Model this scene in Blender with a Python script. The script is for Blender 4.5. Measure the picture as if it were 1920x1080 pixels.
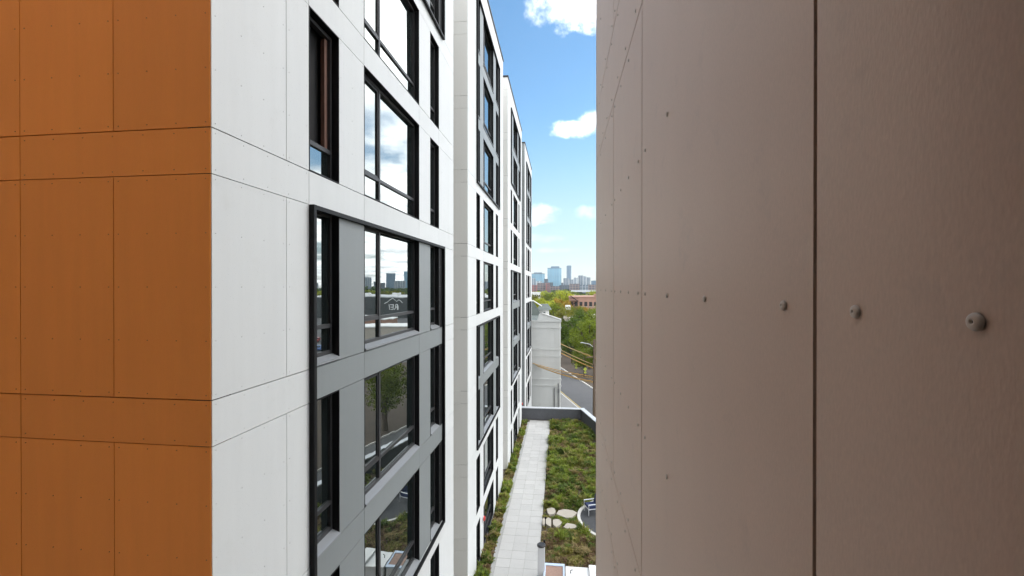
import bpy, math, random
import numpy as np
from mathutils import Matrix, Vector

R = math.radians
for o in list(bpy.data.objects):
    bpy.data.objects.remove(o)
scene = bpy.context.scene
COL = scene.collection
EYE = 17.8            # camera height above the street (z = 0)
TERR = 4.8            # planted podium roof

# ------------------------------------------------------------------ camera
cam = bpy.data.cameras.new('camera')
cam.sensor_width = 36.0
cam.lens = 36.0 * 830 / 1920
cam.clip_start = 0.02
cam.clip_end = 20000
camo = bpy.data.objects.new('camera', cam)
COL.objects.link(camo)
camo.location = (0, 0, EYE)
camo.rotation_euler = (R(90 - 0.18), 0, R(6.393))
scene.camera = camo

# ------------------------------------------------------------------ sky
SUN_AZ, SUN_EL = 58.0, 46.0          # azimuth from +Y towards +X
world = bpy.data.worlds.new('World')
scene.world = world
world.use_nodes = True
wt = world.node_tree
wt.nodes.clear()


class NT:
    """tiny node helper"""
    def __init__(s, tree):
        s.t = tree

    def n(s, typ, ins=None, **props):
        nd = s.t.nodes.new(typ)
        for k, v in props.items():
            setattr(nd, k, v)
        for k, v in (ins or {}).items():
            s.put(nd.inputs[k], v)
        return nd

    def put(s, sock, v):
        if isinstance(v, bpy.types.NodeSocket):
            s.t.links.new(v, sock)
        elif isinstance(v, bpy.types.Node):
            s.t.links.new(v.outputs[0], sock)
        else:
            sock.default_value = v

    def m(s, op, a, b=None, c=None, clamp=False):
        nd = s.t.nodes.new('ShaderNodeMath')
        nd.operation = op
        nd.use_clamp = clamp
        for i, v in enumerate((a, b, c)):
            if v is not None:
                s.put(nd.inputs[i], v)
        return nd.outputs[0]

    def ramp(s, fac, stops):
        nd = s.t.nodes.new('ShaderNodeValToRGB')
        s.put(nd.inputs[0], fac)
        el = nd.color_ramp.elements
        while len(el) < len(stops):
            el.new(0.5)
        for e, (p, c) in zip(el, stops):
            e.position = p
            e.color = c if len(c) == 4 else (*c, 1)
        return nd.outputs[0]

    def smooth(s, v, lo, hi):
        nd = s.t.nodes.new('ShaderNodeMapRange')
        nd.interpolation_type = 'SMOOTHSTEP'
        s.put(nd.inputs[0], v)
        nd.inputs[1].default_value = lo
        nd.inputs[2].default_value = hi
        return nd.outputs[0]


w = NT(wt)
sky = w.n('ShaderNodeTexSky', sky_type='NISHITA', sun_disc=False, sun_elevation=R(SUN_EL),
          sun_rotation=R(SUN_AZ), altitude=20, air_density=1.0, dust_density=0.15, ozone_density=1.6)
tc = w.n('ShaderNodeTexCoord')
sep = w.n('ShaderNodeSeparateXYZ', {0: tc.outputs['Generated']})
dx, dy, dz = sep.outputs
azim = w.m('MULTIPLY', w.m('ARCTAN2', dx, dy), 57.29578)
elev = w.m('MULTIPLY', w.m('ARCSINE', dz), 57.29578)
# cloud layer seen in perspective
den = w.m('ADD', w.m('MAXIMUM', dz, 0.0), 0.10)
plane = w.n('ShaderNodeCombineXYZ', {0: w.m('DIVIDE', dx, den), 1: w.m('DIVIDE', dy, den), 2: 0.0})
nz = w.n('ShaderNodeTexNoise', {'Vector': plane, 'Scale': 0.75, 'Detail': 5.0, 'Roughness': 0.58, 'Distortion': 0.25})
puff = w.n('ShaderNodeTexNoise', {'Vector': tc.outputs['Generated'], 'Scale': 11.0, 'Detail': 5.0, 'Roughness': 0.65})
puff2 = w.n('ShaderNodeTexNoise', {'Vector': tc.outputs['Generated'], 'Scale': 30.0, 'Detail': 4.0, 'Roughness': 0.6})
# the weather: more cloud to the east (right) and overhead, clear gap to the north
cover = w.m('ADD', w.smooth(azim, 6, 20), w.smooth(w.m('MULTIPLY', azim, -1.0), 6, 30), clamp=True)
thr = w.m('MULTIPLY_ADD', cover, 0.34, -0.70)
base = w.smooth(w.m('ADD', nz.outputs[0], thr), -0.02, 0.16)
wob = w.m('SUBTRACT', puff.outputs[0], 0.5)
wob2 = w.m('SUBTRACT', puff2.outputs[0], 0.5)
total = base
for (a0, e0, aw, ew, amp) in ((2.6, 32.2, 5.4, 2.5, 1.0), (7.5, 33.5, 5, 3, 1.0), (1.7, 19.4, 3.0, 0.9, 0.9), (4.2, 20.2, 2.0, 1.0, 0.9),
                              (-2.2, 9.2, 2.8, 1.2, 0.5), (3.2, 9.3, 1.5, 0.9, 0.2),
                              (-3.0, 6.2, 3.2, 0.55, 0.12), (-1.0, 4.7, 4.0, 0.35, 0.07)):
    qa = w.m('DIVIDE', w.m('SUBTRACT', azim, a0), aw)
    qe = w.m('DIVIDE', w.m('SUBTRACT', elev, e0), ew)
    q = w.m('SUBTRACT', 1.0, w.m('ADD', w.m('MULTIPLY', qa, qa), w.m('MULTIPLY', qe, qe)))
    q = w.m('ADD', w.m('ADD', q, w.m('MULTIPLY', wob, 4.2)), w.m('MULTIPLY', wob2, 3.0))
    q = w.m('MULTIPLY', w.smooth(q, -0.55, 1.9), amp)
    total = w.m('MAXIMUM', total, q)
shade = w.n('ShaderNodeTexNoise', {'Vector': plane, 'Scale': 2.2, 'Detail': 4.0, 'Roughness': 0.6})
ccol = w.ramp(shade.outputs[0], [(0.28, (0.27, 0.29, 0.32)), (0.50, (0.66, 0.67, 0.68)), (0.70, (1.0, 0.98, 0.95))])
# pale air low above the horizon
haze_band = w.m('MULTIPLY', w.smooth(w.m('MULTIPLY', elev, -1.0), -22, 1), 0.72)
sky_c = w.n('ShaderNodeHueSaturation', {'Hue': 0.49, 'Saturation': 1.12, 'Color': sky})
b_sky = w.n('ShaderNodeBackground', {0: sky_c, 1: 0.088})
b_haze = w.n('ShaderNodeBackground', {0: (0.285, 0.335, 0.37, 1), 1: 1.0})
b_cl = w.n('ShaderNodeBackground', {0: ccol, 1: 2.1})
mx0 = w.n('ShaderNodeMixShader', {0: haze_band, 1: b_sky, 2: b_haze})
mx = w.n('ShaderNodeMixShader', {0: w.m('MULTIPLY', total, 0.95), 1: mx0, 2: b_cl})
wo = w.n('ShaderNodeOutputWorld', {0: mx})

# ------------------------------------------------------------------ sun (veiled by cloud: soft)
sl = bpy.data.lights.new('sun', 'SUN')
sl.energy = 0.55
sl.angle = R(14)
sl.color = (1.0, 0.95, 0.87)
so = bpy.data.objects.new('sun', sl)
COL.objects.link(so)
sd = Vector((math.sin(R(SUN_AZ)) * math.cos(R(SUN_EL)), math.cos(R(SUN_AZ)) * math.cos(R(SUN_EL)), math.sin(R(SUN_EL))))
so.rotation_euler = sd.to_track_quat('Z', 'Y').to_euler()
so.location = (30, 30, 80)

scene.cycles.adaptive_threshold = 0.03
scene.cycles.max_bounces = 5
scene.cycles.diffuse_bounces = 3
scene.cycles.glossy_bounces = 3
scene.cycles.transparent_max_bounces = 4
scene.cycles.caustics_reflective = False
scene.cycles.caustics_refractive = False
world.cycles.sampling_method = 'MANUAL'
world.cycles.sample_map_resolution = 512
scene.view_settings.view_transform = 'Standard'
scene.view_settings.look = 'None'
scene.view_settings.gamma = 1.0
scene.view_settings.exposure = 1.2

# ------------------------------------------------------------------ materials
MATS = {}


def mat(name, col, rough=0.6, var=0.0, vscale=3.0, stretch=(1, 1, 1), bump=0.0, bscale=60.0, metallic=0.0,
        spec=0.5, rnd=0.0, grain=0.0, gscale=120.0, dirt=None):
    if name in MATS:
        return MATS[name]
    m = bpy.data.materials.new(name)
    m.use_nodes = True
    t = NT(m.node_tree)
    b = m.node_tree.nodes['Principled BSDF']
    b.inputs['Roughness'].default_value = rough
    b.inputs['Metallic'].default_value = metallic
    b.inputs['Specular IOR Level'].default_value = spec
    c = t.n('ShaderNodeRGB').outputs[0]
    c.default_value = (*col, 1)
    geo = t.n('ShaderNodeNewGeometry')
    mp = t.n('ShaderNodeMapping', {0: geo.outputs['Position'], 3: stretch})
    val = None
    if var:
        nzz = t.n('ShaderNodeTexNoise', {'Vector': mp, 'Scale': vscale, 'Detail': 3.0, 'Roughness': 0.6})
        val = t.m('MULTIPLY_ADD', t.m('SUBTRACT', nzz.outputs[0], 0.5), 2 * var, 1.0)
    if grain:
        ng = t.n('ShaderNodeTexNoise', {'Vector': mp, 'Scale': gscale, 'Detail': 2.0, 'Roughness': 0.7})
        g = t.m('MULTIPLY_ADD', t.m('SUBTRACT', ng.outputs[0], 0.5), 2 * grain, 1.0)
        val = g if val is None else t.m('MULTIPLY', val, g)
    if rnd:
        oi = t.n('ShaderNodeObjectInfo')
        g = t.m('MULTIPLY_ADD', t.m('SUBTRACT', oi.outputs['Random'], 0.5), 2 * rnd, 1.0)
        val = g if val is None else t.m('MULTIPLY', val, g)
    if val is not None:
        h = t.n('ShaderNodeHueSaturation', {'Color': c, 'Value': val})
        c = h.outputs[0]
    if dirt:
        nd = t.n('ShaderNodeTexNoise', {'Vector': geo.outputs['Position'], 'Scale': dirt[0], 'Detail': 5.0, 'Roughness': 0.7})
        fac = t.m('MULTIPLY', t.smooth(nd.outputs[0], 0.56, 0.76), dirt[2])
        mxx = t.n('ShaderNodeMix', {0: fac, 6: c, 7: (*dirt[1], 1)}, data_type='RGBA')
        c = mxx.outputs[2]
    t.put(b.inputs['Base Color'], c)
    if bump:
        nb = t.n('ShaderNodeTexNoise', {'Vector': mp, 'Scale': bscale, 'Detail': 1.0})
        bb = t.n('ShaderNodeBump', {'Height': nb.outputs[0], 'Strength': bump, 'Distance': 0.002})
        t.put(b.inputs['Normal'], bb)
    MATS[name] = m
    return m


def glass_mat(name, dark, f0, tint=(0.95, 1.0, 0.98), wav=0.022):
    m = bpy.data.materials.new(name)
    m.use_nodes = True
    nt = m.node_tree
    nt.nodes.clear()
    t = NT(nt)
    lw = t.n('ShaderNodeFresnel', {0: 1.9})
    fac = t.m('ADD', t.m('MULTIPLY', lw, 1.0 - f0), f0, clamp=True)
    geo = t.n('ShaderNodeNewGeometry')
    nz = t.n('ShaderNodeTexNoise', {'Vector': geo.outputs['Position'], 'Scale': 1.6, 'Detail': 1.0})
    bp = t.n('ShaderNodeBump', {'Height': nz.outputs[0], 'Strength': wav, 'Distance': 0.05})
    gl = t.n('ShaderNodeBsdfGlossy', {0: (*tint, 1), 'Roughness': 0.004, 'Normal': bp})
    df = t.n('ShaderNodeBsdfDiffuse', {0: (*dark, 1)})
    mxs = t.n('ShaderNodeMixShader', {0: fac, 1: df, 2: gl})
    t.n('ShaderNodeOutputMaterial', {0: mxs})
    MATS[name] = m
    return m


V = (6, 6, 0.5)   # vertical streaks
M_WHITE = mat('white_fibre_cement', (0.625, 0.635, 0.63), 0.55, 0.045, 1.0, V, 0.08, 60, rnd=0.025, grain=0.025, gscale=30, dirt=(1.3, (0.53, 0.53, 0.51), 0.3))
M_CREAM = mat('pale_grey_fibre_cement', (0.79, 0.785, 0.75), 0.6, 0.03, 1.0, V, 0.1, 60, rnd=0.02)
M_ORANGE = mat('orange_fibre_cement', (0.85, 0.28, 0.042), 0.55, 0.08, 0.8, V, 0.12, 60, rnd=0.05, grain=0.05, gscale=30)
M_GREY = mat('grey_fibre_cement', (0.215, 0.232, 0.235), 0.5, 0.05, 1.0, V, 0.1, 60, rnd=0.03, grain=0.03, gscale=30)
M_TAUPE = mat('taupe_fibre_cement', (0.71, 0.535, 0.42), 0.40, 0.045, 1.6, (3, 3, 1.2), 0.09, 90, rnd=0.012, grain=0.10, gscale=75, dirt=(7, (0.42, 0.34, 0.29), 0.22))
M_BACK = mat('black_membrane', (0.012, 0.012, 0.013), 0.9)
M_BLACK = mat('black_aluminium', (0.007, 0.007, 0.008), 0.55, 0.15, 3, V, spec=0.2)
M_BLACK2 = mat('dark_frame_aluminium', (0.040, 0.040, 0.042), 0.45, spec=0.3)
M_SILL = mat('grey_metal_flashing', (0.23, 0.24, 0.25), 0.45, 0.06, 4)
M_RIVET_W = mat('white_rivet', (0.54, 0.54, 0.54), 0.4)
M_RIVET_O = mat('orange_rivet', (0.46, 0.155, 0.03), 0.4)
M_RIVET_T = mat('taupe_rivet', (0.66, 0.58, 0.50), 0.32, spec=0.6)
M_HOLE = mat('rivet_hole', (0.02, 0.018, 0.016), 0.7)
M_GLASS = glass_mat('window_glass', (0.012, 0.016, 0.016), 0.26)
M_FGLASS = glass_mat('car_glass', (0.01, 0.012, 0.014), 0.1, wav=0)
M_COPE = mat('metal_coping', (0.55, 0.57, 0.60), 0.4, 0.05, 3)
M_PARA = mat('charcoal_masonry', (0.085, 0.088, 0.098), 0.8, 0.2, 5, bump=0.3, bscale=30)
M_PAVER = mat('pale_paver', (0.455, 0.45, 0.435), 0.75, 0.05, 4, bump=0.2, bscale=80, rnd=0.05, dirt=(1.2, (0.45, 0.43, 0.38), 0.35))
M_PAVEGAP = mat('paver_bed', (0.26, 0.25, 0.22), 0.9)
M_SOIL = mat('planting_soil', (0.11, 0.082, 0.052), 0.95, 0.4, 3, bump=0.6, bscale=25)
M_GRAVEL = mat('grey_gravel', (0.36, 0.36, 0.35), 0.9, 0.35, 40, bump=0.8, bscale=60)
M_STONE = mat('flagstone', (0.42, 0.38, 0.32), 0.8, 0.12, 3, bump=0.4, bscale=20)
M_KERB = mat('concrete_kerb', (0.60, 0.585, 0.55), 0.8, 0.1, 3, bump=0.3, bscale=40)
M_PATIO = mat('dark_rubber_paving', (0.060, 0.062, 0.066), 0.85, 0.2, 8, bump=0.4, bscale=80)
M_ASPHALT = mat('asphalt', (0.085, 0.085, 0.088), 0.85, 0.2, 0.5, bump=0.3, bscale=40, dirt=(0.25, (0.09, 0.09, 0.092), 0.6))
M_WALK = mat('concrete_pavement', (0.21, 0.208, 0.20), 0.85, 0.12, 0.7)
M_GROUND = mat('city_ground', (0.085, 0.095, 0.055), 0.95, 0.35, 0.02, dirt=(0.05, (0.13, 0.12, 0.10), 0.8))
M_YELLOW = mat('yellow_road_paint', (0.52, 0.40, 0.13), 0.7)
M_WPAINT = mat('white_paint', (0.78, 0.78, 0.77), 0.45, 0.04, 3)
M_NAVY = mat('navy_cushion', (0.022, 0.034, 0.095), 0.8, 0.1, 10)
M_SIDING = mat('pale_grey_siding', (0.53, 0.54, 0.53), 0.6, 0.05, 0.8, (4, 4, 0.4), dirt=(0.5, (0.46, 0.46, 0.44), 0.5))
M_TRIM = mat('white_trim', (0.76, 0.76, 0.74), 0.5)
M_PIPE = mat('grey_downpipe', (0.13, 0.13, 0.135), 0.5)
M_SLATE = mat('dark_slate_roof', (0.105, 0.125, 0.115), 0.8, 0.2, 1.5)
M_MEMB = mat('pale_roof_membrane', (0.55, 0.56, 0.57), 0.7, 0.1, 0.2)
M_WOODPOLE = mat('weathered_pole_wood', (0.14, 0.10, 0.07), 0.9, 0.2, 4, (4, 4, 0.4))
M_CABLE = mat('orange_line_cover', (0.55, 0.30, 0.055), 0.6)
M_CABLE2 = mat('tan_line_cover', (0.40, 0.27, 0.10), 0.6)
M_BARK = mat('bark', (0.09, 0.07, 0.05), 0.95, 0.3, 5)
M_BRICKW = mat('brown_brick_wall', (0.34, 0.20, 0.15), 0.85, 0.15, 0.5)
M_REDW = mat('red_brick_wall', (0.28, 0.085, 0.075), 0.85, 0.15, 0.2)
M_TANW = mat('tan_wall', (0.42, 0.38, 0.33), 0.85, 0.1, 0.2)
M_RED = mat('red_plastic', (0.50, 0.03, 0.02), 0.35)
M_LIME = mat('lime_sign', (0.40, 0.45, 0.06), 0.5)
M_WOOD = mat('reddish_wood', (0.17, 0.085, 0.06), 0.6, 0.2, 6, V)
M_STORE = mat('charcoal_store_wall', (0.060, 0.066, 0.068), 0.7, 0.1, 0.1)
M_WSIGN = mat('white_sign_letters', (0.8, 0.8, 0.8), 0.4)
M_TYRE = mat('tyre_rubber', (0.015, 0.015, 0.015), 0.9)
M_WMETAL = mat('white_powder_coat', (0.75, 0.76, 0.78), 0.4)
M_BLUEGL = mat('pale_blue_table_rim', (0.50, 0.60, 0.74), 0.3)
M_BROWNST = mat('brown_stone_top', (0.30, 0.19, 0.145), 0.6, 0.3, 12)


def leaf_mat(name, col, var=0.6, vs=0.9):
    m = mat(name, col, 0.6, var, vs, rnd=0.14, spec=0.25)
    nt = m.node_tree
    t = NT(nt)
    b = nt.nodes['Principled BSDF']
    src = b.inputs['Base Color'].links[0].from_socket
    tr = t.n('ShaderNodeBsdfTranslucent', {0: src})
    mxx = t.n('ShaderNodeMixShader', {0: 0.45, 1: b.outputs[0], 2: tr})
    out = nt.nodes['Material Output']
    t.put(out.inputs[0], mxx)
    return m


L_GREEN = leaf_mat('leaf_green', (0.145, 0.185, 0.016))
L_DARK = leaf_mat('leaf_dark_green', (0.07, 0.11, 0.012))
L_LIME = leaf_mat('leaf_yellow_green', (0.33, 0.36, 0.03))
L_GOLD = leaf_mat('leaf_golden', (0.36, 0.24, 0.025))
L_OLIVE = leaf_mat('leaf_olive', (0.19, 0.19, 0.028))
L_RUST = leaf_mat('leaf_rust', (0.25, 0.15, 0.04))
P_GREEN = leaf_mat('plant_green', (0.13, 0.19, 0.036), 0.3, 3)
P_BRIGHT = leaf_mat('plant_bright_green', (0.27, 0.335, 0.05), 0.3, 3)
P_OLIVE = leaf_mat('plant_olive', (0.27, 0.25, 0.065), 0.3, 3)
P_STRAW = leaf_mat('plant_straw', (0.38, 0.3, 0.14), 0.3, 3)
P_BROWN = leaf_mat('plant_brown', (0.22, 0.145, 0.08), 0.3, 3)

# ------------------------------------------------------------------ mesh helpers
WORLD = {}


class MB:
    def __init__(s):
        s.v, s.f, s.mi = [], [], []

    def add(s, vs, fs, mi=0):
        n = len(s.v)
        s.v += [tuple(p) for p in vs]
        s.f += [tuple(i + n for i in f) for f in fs]
        s.mi += [mi] * len(fs)
        return s

    def box(s, x0, x1, y0, y1, z0, z1, mi=0):
        vs = [(x0, y0, z0), (x1, y0, z0), (x1, y1, z0), (x0, y1, z0), (x0, y0, z1), (x1, y0, z1), (x1, y1, z1), (x0, y1, z1)]
        return s.add(vs, [(0, 3, 2, 1), (4, 5, 6, 7), (0, 1, 5, 4), (1, 2, 6, 5), (2, 3, 7, 6), (3, 0, 4, 7)], mi)

    def prism(s, poly, z0, z1, mi=0):
        n = len(poly)
        vs = [(x, y, z0) for x, y in poly] + [(x, y, z1) for x, y in poly]
        fs = [tuple(range(n - 1, -1, -1)), tuple(range(n, 2 * n))]
        fs += [(i, (i + 1) % n, n + (i + 1) % n, n + i) for i in range(n)]
        return s.add(vs, fs, mi)

    def tube(s, pts, r, k=8, mi=0, cap=True):
        pts = [Vector(p) for p in pts]
        rs = r if isinstance(r, (list, tuple)) else [r] * len(pts)
        vs, fs = [], []
        for i, p in enumerate(pts):
            d = (pts[min(i + 1, len(pts) - 1)] - pts[max(i - 1, 0)]).normalized()
            a = d.orthogonal().normalized() if abs(d.z) < 0.95 else Vector((1, 0, 0))
            a = (a - d * a.dot(d)).normalized()
            b = d.cross(a)
            for j in range(k):
                t = 2 * math.pi * j / k
                vs.append(p + (a * math.cos(t) + b * math.sin(t)) * rs[i])
        for i in range(len(pts) - 1):
            for j in range(k):
                fs.append((i * k + j, i * k + (j + 1) % k, (i + 1) * k + (j + 1) % k, (i + 1) * k + j))
        if cap:
            fs.append(tuple(range(k - 1, -1, -1)))
            fs.append(tuple((len(pts) - 1) * k + j for j in range(k)))
        return s.add(vs, fs, mi)

    def mesh(s, name, mats, smooth=False):
        me = bpy.data.meshes.new(name)
        me.from_pydata(s.v, [], s.f)
        for m in (mats if isinstance(mats, (list, tuple)) else [mats]):
            me.materials.append(m)
        if len(me.materials) > 1:
            me.polygons.foreach_set('material_index', s.mi)
        if smooth:
            me.polygons.foreach_set('use_smooth', [True] * len(me.polygons))
        me.update()
        return me


def place(name, me, parent=None, loc=(0, 0, 0), rz=0.0, rot=None, scale=None, **props):
    """link one object; loc/rz are world values even for children"""
    o = bpy.data.objects.new(name, me)
    COL.objects.link(o)
    M = Matrix.Translation(loc) @ (rot if rot is not None else Matrix.Rotation(rz, 4, 'Z'))
    if scale is not None:
        M = M @ Matrix.Diagonal((*scale, 1) if not isinstance(scale, (int, float)) else (scale, scale, scale, 1))
    WORLD[o.name] = M
    if parent is not None:
        o.parent = parent
        o.matrix_basis = WORLD[parent.name].inverted() @ M
    else:
        o.matrix_basis = M
    for k, v in props.items():
        o[k] = v
    return o


def thing(name, label, category, loc=(0, 0, 0), rz=0.0, group=None):
    o = place(name, None, None, loc, rz, label=label, category=category)
    o.empty_display_size = 0.2
    if group:
        o['group'] = group
    return o


def polar(az, dist):
    return (math.sin(R(az)) * dist, math.cos(R(az)) * dist)


random.seed(7)
rng = np.random.default_rng(5)

# ------------------------------------------------------------------ ground, street, terrace
def sheet(name, poly, z, m, label=None):
    return place(name, MB().add([(x, y, z) for x, y in poly], [tuple(range(len(poly)))]).mesh(name, m), kind='structure')


sheet('ground', [(-2900, -600), (2900, -600), (2900, 2950), (-2900, 2950)], -0.02, M_GROUND)
# the street runs along direction SD; n is its right-hand normal
SD = Vector((-0.280, 0.960))
SN = Vector((0.960, 0.280))


def st(n, t):
    p = SN * n + SD * t
    return (p.x, p.y)


sheet('road', [st(20.65, -60), st(27.05, -60), st(27.05, 420), st(20.65, 420)], 0.0, M_ASPHALT)
for a, b in ((14.6, 20.5),):
    place('pavement', MB().prism([st(a, -60), st(b, -60), st(b, 420), st(a, 420)], -0.05, 0.13).mesh('pavement', M_WALK), kind='structure')
for a in (20.5, 27.05):
    place('kerb', MB().prism([st(a, -60), st(a + 0.15, -60), st(a + 0.15, 420), st(a, 420)], -0.05, 0.14).mesh('kerb', M_KERB), kind='structure')
for a in (20.95,):
    sheet('road_line', [st(a, -60), st(a + 0.14, -60), st(a + 0.14, 400), st(a, 400)], 0.006, M_YELLOW)
sheet('parking_lot', [(12, 105), (75, 85), (170, 250), (60, 262)], 0.004, M_ASPHALT)
sheet('verge', [st(27.2, -60), st(60, -60), st(60, 420), st(27.2, 420)], -0.005, mat('mulch', (0.065, 0.048, 0.034), 0.95, 0.35, 0.6))

# terrace slab of the podium; its right edge follows the street
PA, PB, PC = (-3.86, 43.35), (2.0, 43.4), (13.0, 5.0)
terr_poly = [(-10, -2), (13.6, -2), (13.6, 5.0), PB, (PB[0], 43.5), (-10, 43.5)]
place('terrace', MB().prism(terr_poly, 0.0, TERR - 0.03).mesh('terrace', mat('terrace_soil', (0.10, 0.078, 0.05), 0.95, 0.4, 2.0, bump=0.5, bscale=30)), kind='structure')

# parapet round the terrace edge
par = thing('parapet_wall', 'low charcoal parapet wall with pale metal coping at the far end of the roof garden', 'wall', (PB[0], PB[1], TERR))
for a, b in ((PA, PB), (PB, PC)):
    a, b = Vector(a), Vector(b)
    d = (b - a).normalized()
    nn = Vector((d.y, -d.x))
    if nn.dot(Vector((0, 25)) - a) < 0:
        nn = -nn
    L = (b - a).length
    rz = math.atan2(d.y, d.x)
    me = MB().box(-0.15, L + 0.15, -0.14, 0.14, -4.75, 1.10).mesh('wall', M_PARA)
    place('wall', me, par, (a.x, a.y, TERR), rz)
    k = max(1, int(L / 2.4))
    for i in range(k):
        me = MB().box(i * L / k + 0.006 - (0.2 if i == 0 else 0), (i + 1) * L / k - 0.006 + (0.2 if i == k - 1 else 0), -0.21, 0.21, 1.10, 1.17 if a.x < 0 else 1.178).mesh('coping', M_COPE)
        place('coping', me, par, (a.x, a.y, TERR), rz)

# walkway of square pavers
walk = place('walkway', MB().box(-3.07, -1.07, 8, 43.0, TERR - 0.04, TERR - 0.012).mesh('walkway', M_PAVEGAP), kind='structure')
pv = MB().box(-0.3285, 0.3285, -0.3285, 0.3285, -0.03, 0.0).mesh('paver', M_PAVER)
for j in range(42):
    for i in range(3):
        place('paver', pv, walk, (-2.737 + 0.667 * i, 15.3 + 0.667 * j, TERR + random.uniform(-0.003, 0.003)))
sheet('gravel_strip', [(-3.27, 8), (-3.075, 8), (-3.075, 42.4), (-3.27, 42.4)], TERR - 0.006, M_GRAVEL)

# ------------------------------------------------------------------ windows and panels
MC = {}


def panel_mesh(wd, ht, th, m, name):
    key = (round(wd, 3), round(ht, 3), th, m.name, name)
    if key not in MC:
        MC[key] = MB().box(0, wd, 0, th, 0, ht).mesh(name, m)
    return MC[key]


class Facade:
    """local x along the wall, local y into the wall, z up; rz turns it into the world"""
    def __init__(s, parent, x, y, rz):
        s.p, s.rz = parent, rz
        s.M = Matrix.Translation((x, y, EYE)) @ Matrix.Rotation(rz, 4, 'Z')

    def at(s, u, y, z):
        return (s.M @ Vector((u, y, z)))

    def panel(s, u0, u1, z0, z1, m, name='facade_panel', th=0.30, g=0.005, y=0.0):
        me = panel_mesh(u1 - u0 - 2 * g, z1 - z0 - 2 * g, th, m, name)
        return place(name, me, s.p, s.at(u0 + g, y + random.uniform(0, 0.0015), z0 + g), s.rz)

    def put(s, name, mb, m, parent=None, u=0, y=0, z=0, smooth=False, **kw):
        return place(name, mb.mesh(name, m, smooth), parent or s.p, s.at(u, y, z), s.rz, **kw)

    def window(s, u0, u1, z0, z1, mull=None, sill=False, open_sash=False):
        wd, ht = u1 - u0, z1 - z0
        key = ('win', round(wd, 3), round(ht, 3), mull, sill)
        tz = 0.52 + (0.08 if sill else 0)
        zb = 0.10 if sill else 0.0
        fw = 0.06
        if key not in MC:
            f = MB()
            Y0, Y1 = 0.12, 0.21
            f.box(0.02, wd - 0.02, Y0, Y1, zb + 0.02, zb + 0.02 + fw)
            f.box(0.02, wd - 0.02, Y0, Y1, ht - 0.02 - fw, ht - 0.02)
            f.box(0.021, 0.02 + fw, Y0 + 0.001, Y1 - .001, zb + 0.02 + fw, ht - 0.02 - fw)
            f.box(wd - 0.02 - fw, wd - 0.021, Y0 + 0.001, Y1 - .001, zb + 0.02 + fw, ht - 0.02 - fw)
            f.box(0.02 + fw, wd - 0.02 - fw, Y0 + .002, Y1 - .002, tz - 0.035, tz + 0.035)
            xs = [0.02 + fw, wd - 0.02 - fw]
            if mull:
                f.box(mull - 0.04, mull + 0.04, Y0 - 0.002, Y1 - .003, zb + 0.02 + fw, ht - 0.02 - fw)
                # opening sash in the narrow light
                a, b, c, e = 0.02 + fw, mull - 0.04, tz + 0.035, ht - 0.02 - fw
                for bx in ((a, a + .04, c, e), (b - .04, b, c, e), (a + .04, b - .04, c, c + .04), (a + .04, b - .04, e - .04, e)):
                    f.box(bx[0], bx[1], 0.135, 0.20, bx[2], bx[3])
                lights = [(a + .04, b - .04, c + .04, e - .04), (mull + 0.04, wd - .02 - fw, c, e),
                          (a, b, zb + .02 + fw, tz - .035), (mull + .04, wd - .02 - fw, zb + .02 + fw, tz - .035)]
            else:
                a, b = xs
                lights = [(a, b, tz + .035, ht - .02 - fw), (a, b, zb + .02 + fw, tz - .035)]
            frame = f.mesh('window', M_BLACK2)
            rv = MB()
            for bx in ((0.003, 0.018, 0.003, ht - .003), (wd - .018, wd - .003, 0.003, ht - .003), (0.018, wd - .018, 0.003, .018), (.018, wd - .018, ht - .018, ht - .003)):
                rv.box(bx[0], bx[1], -0.004, 0.29, bx[2], bx[3])
            panes = []
            for (a, b, c, e) in lights:
                panes.append((a, c, MB().box(0, b - a, 0, 0.008, 0, e - c).mesh('pane', M_GLASS)))
            sm = None
            if sill:
                q = MB().add([(.02, -.03, .02), (wd - .02, -.03, .02), (wd - .02, .12, .02), (.02, .12, .02),
                              (.02, -.03, .055), (wd - .02, -.03, .055), (wd - .02, .12, .115), (.02, .12, .115)],
                             [(0, 3, 2, 1), (4, 5, 6, 7), (0, 1, 5, 4), (1, 2, 6, 5), (2, 3, 7, 6), (3, 0, 4, 7)])
                sm = q.mesh('sill', M_SILL)
            MC[key] = (frame, rv.mesh('reveal', M_BLACK), panes, sm)
        frame, rv, panes, sm = MC[key]
        o = place('window', frame, s.p, s.at(u0, 0, z0), s.rz)
        place('reveal', rv, o, s.at(u0, 0, z0), s.rz)
        for i, (a, c, pm) in enumerate(panes):
            tilt = Matrix.Rotation(s.rz, 4, 'Z') @ Matrix.Rotation(R(random.uniform(-0.25, 0.25)), 4, 'Z') @ Matrix.Rotation(R(random.uniform(-0.2, 0.2)), 4, 'X')
            if open_sash and i == 0:
                tilt = Matrix.Rotation(s.rz, 4, 'Z') @ Matrix.Rotation(R(58), 4, 'Z')
                place('pane', pm, o, s.at(u0 + a, 0.26, z0 + c), rot=tilt)
                wst = MB().box(wd - 0.17, wd - 0.085, 0.17, 0.24, tz + .04, ht - 0.09).mesh('wood_strip', M_WOOD)
                place('wood_strip', wst, o, s.at(u0, 0, z0), s.rz)
                continue
            place('pane', pm, o, s.at(u0 + a, 0.16, z0 + c), rot=tilt)
        if sm:
            place('sill', sm, o, s.at(u0, 0, z0), s.rz)
        return o


FH = 3.05
ROWS = range(-4, 5)


def zrow(k):
    return (-1.27 + FH * k, 1.26 + FH * k)


W1, WB, W3 = (1.88, 2.78), (3.73, 6.94), (7.90, 8.76)
BAY = (1.88, 9.17)


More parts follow.
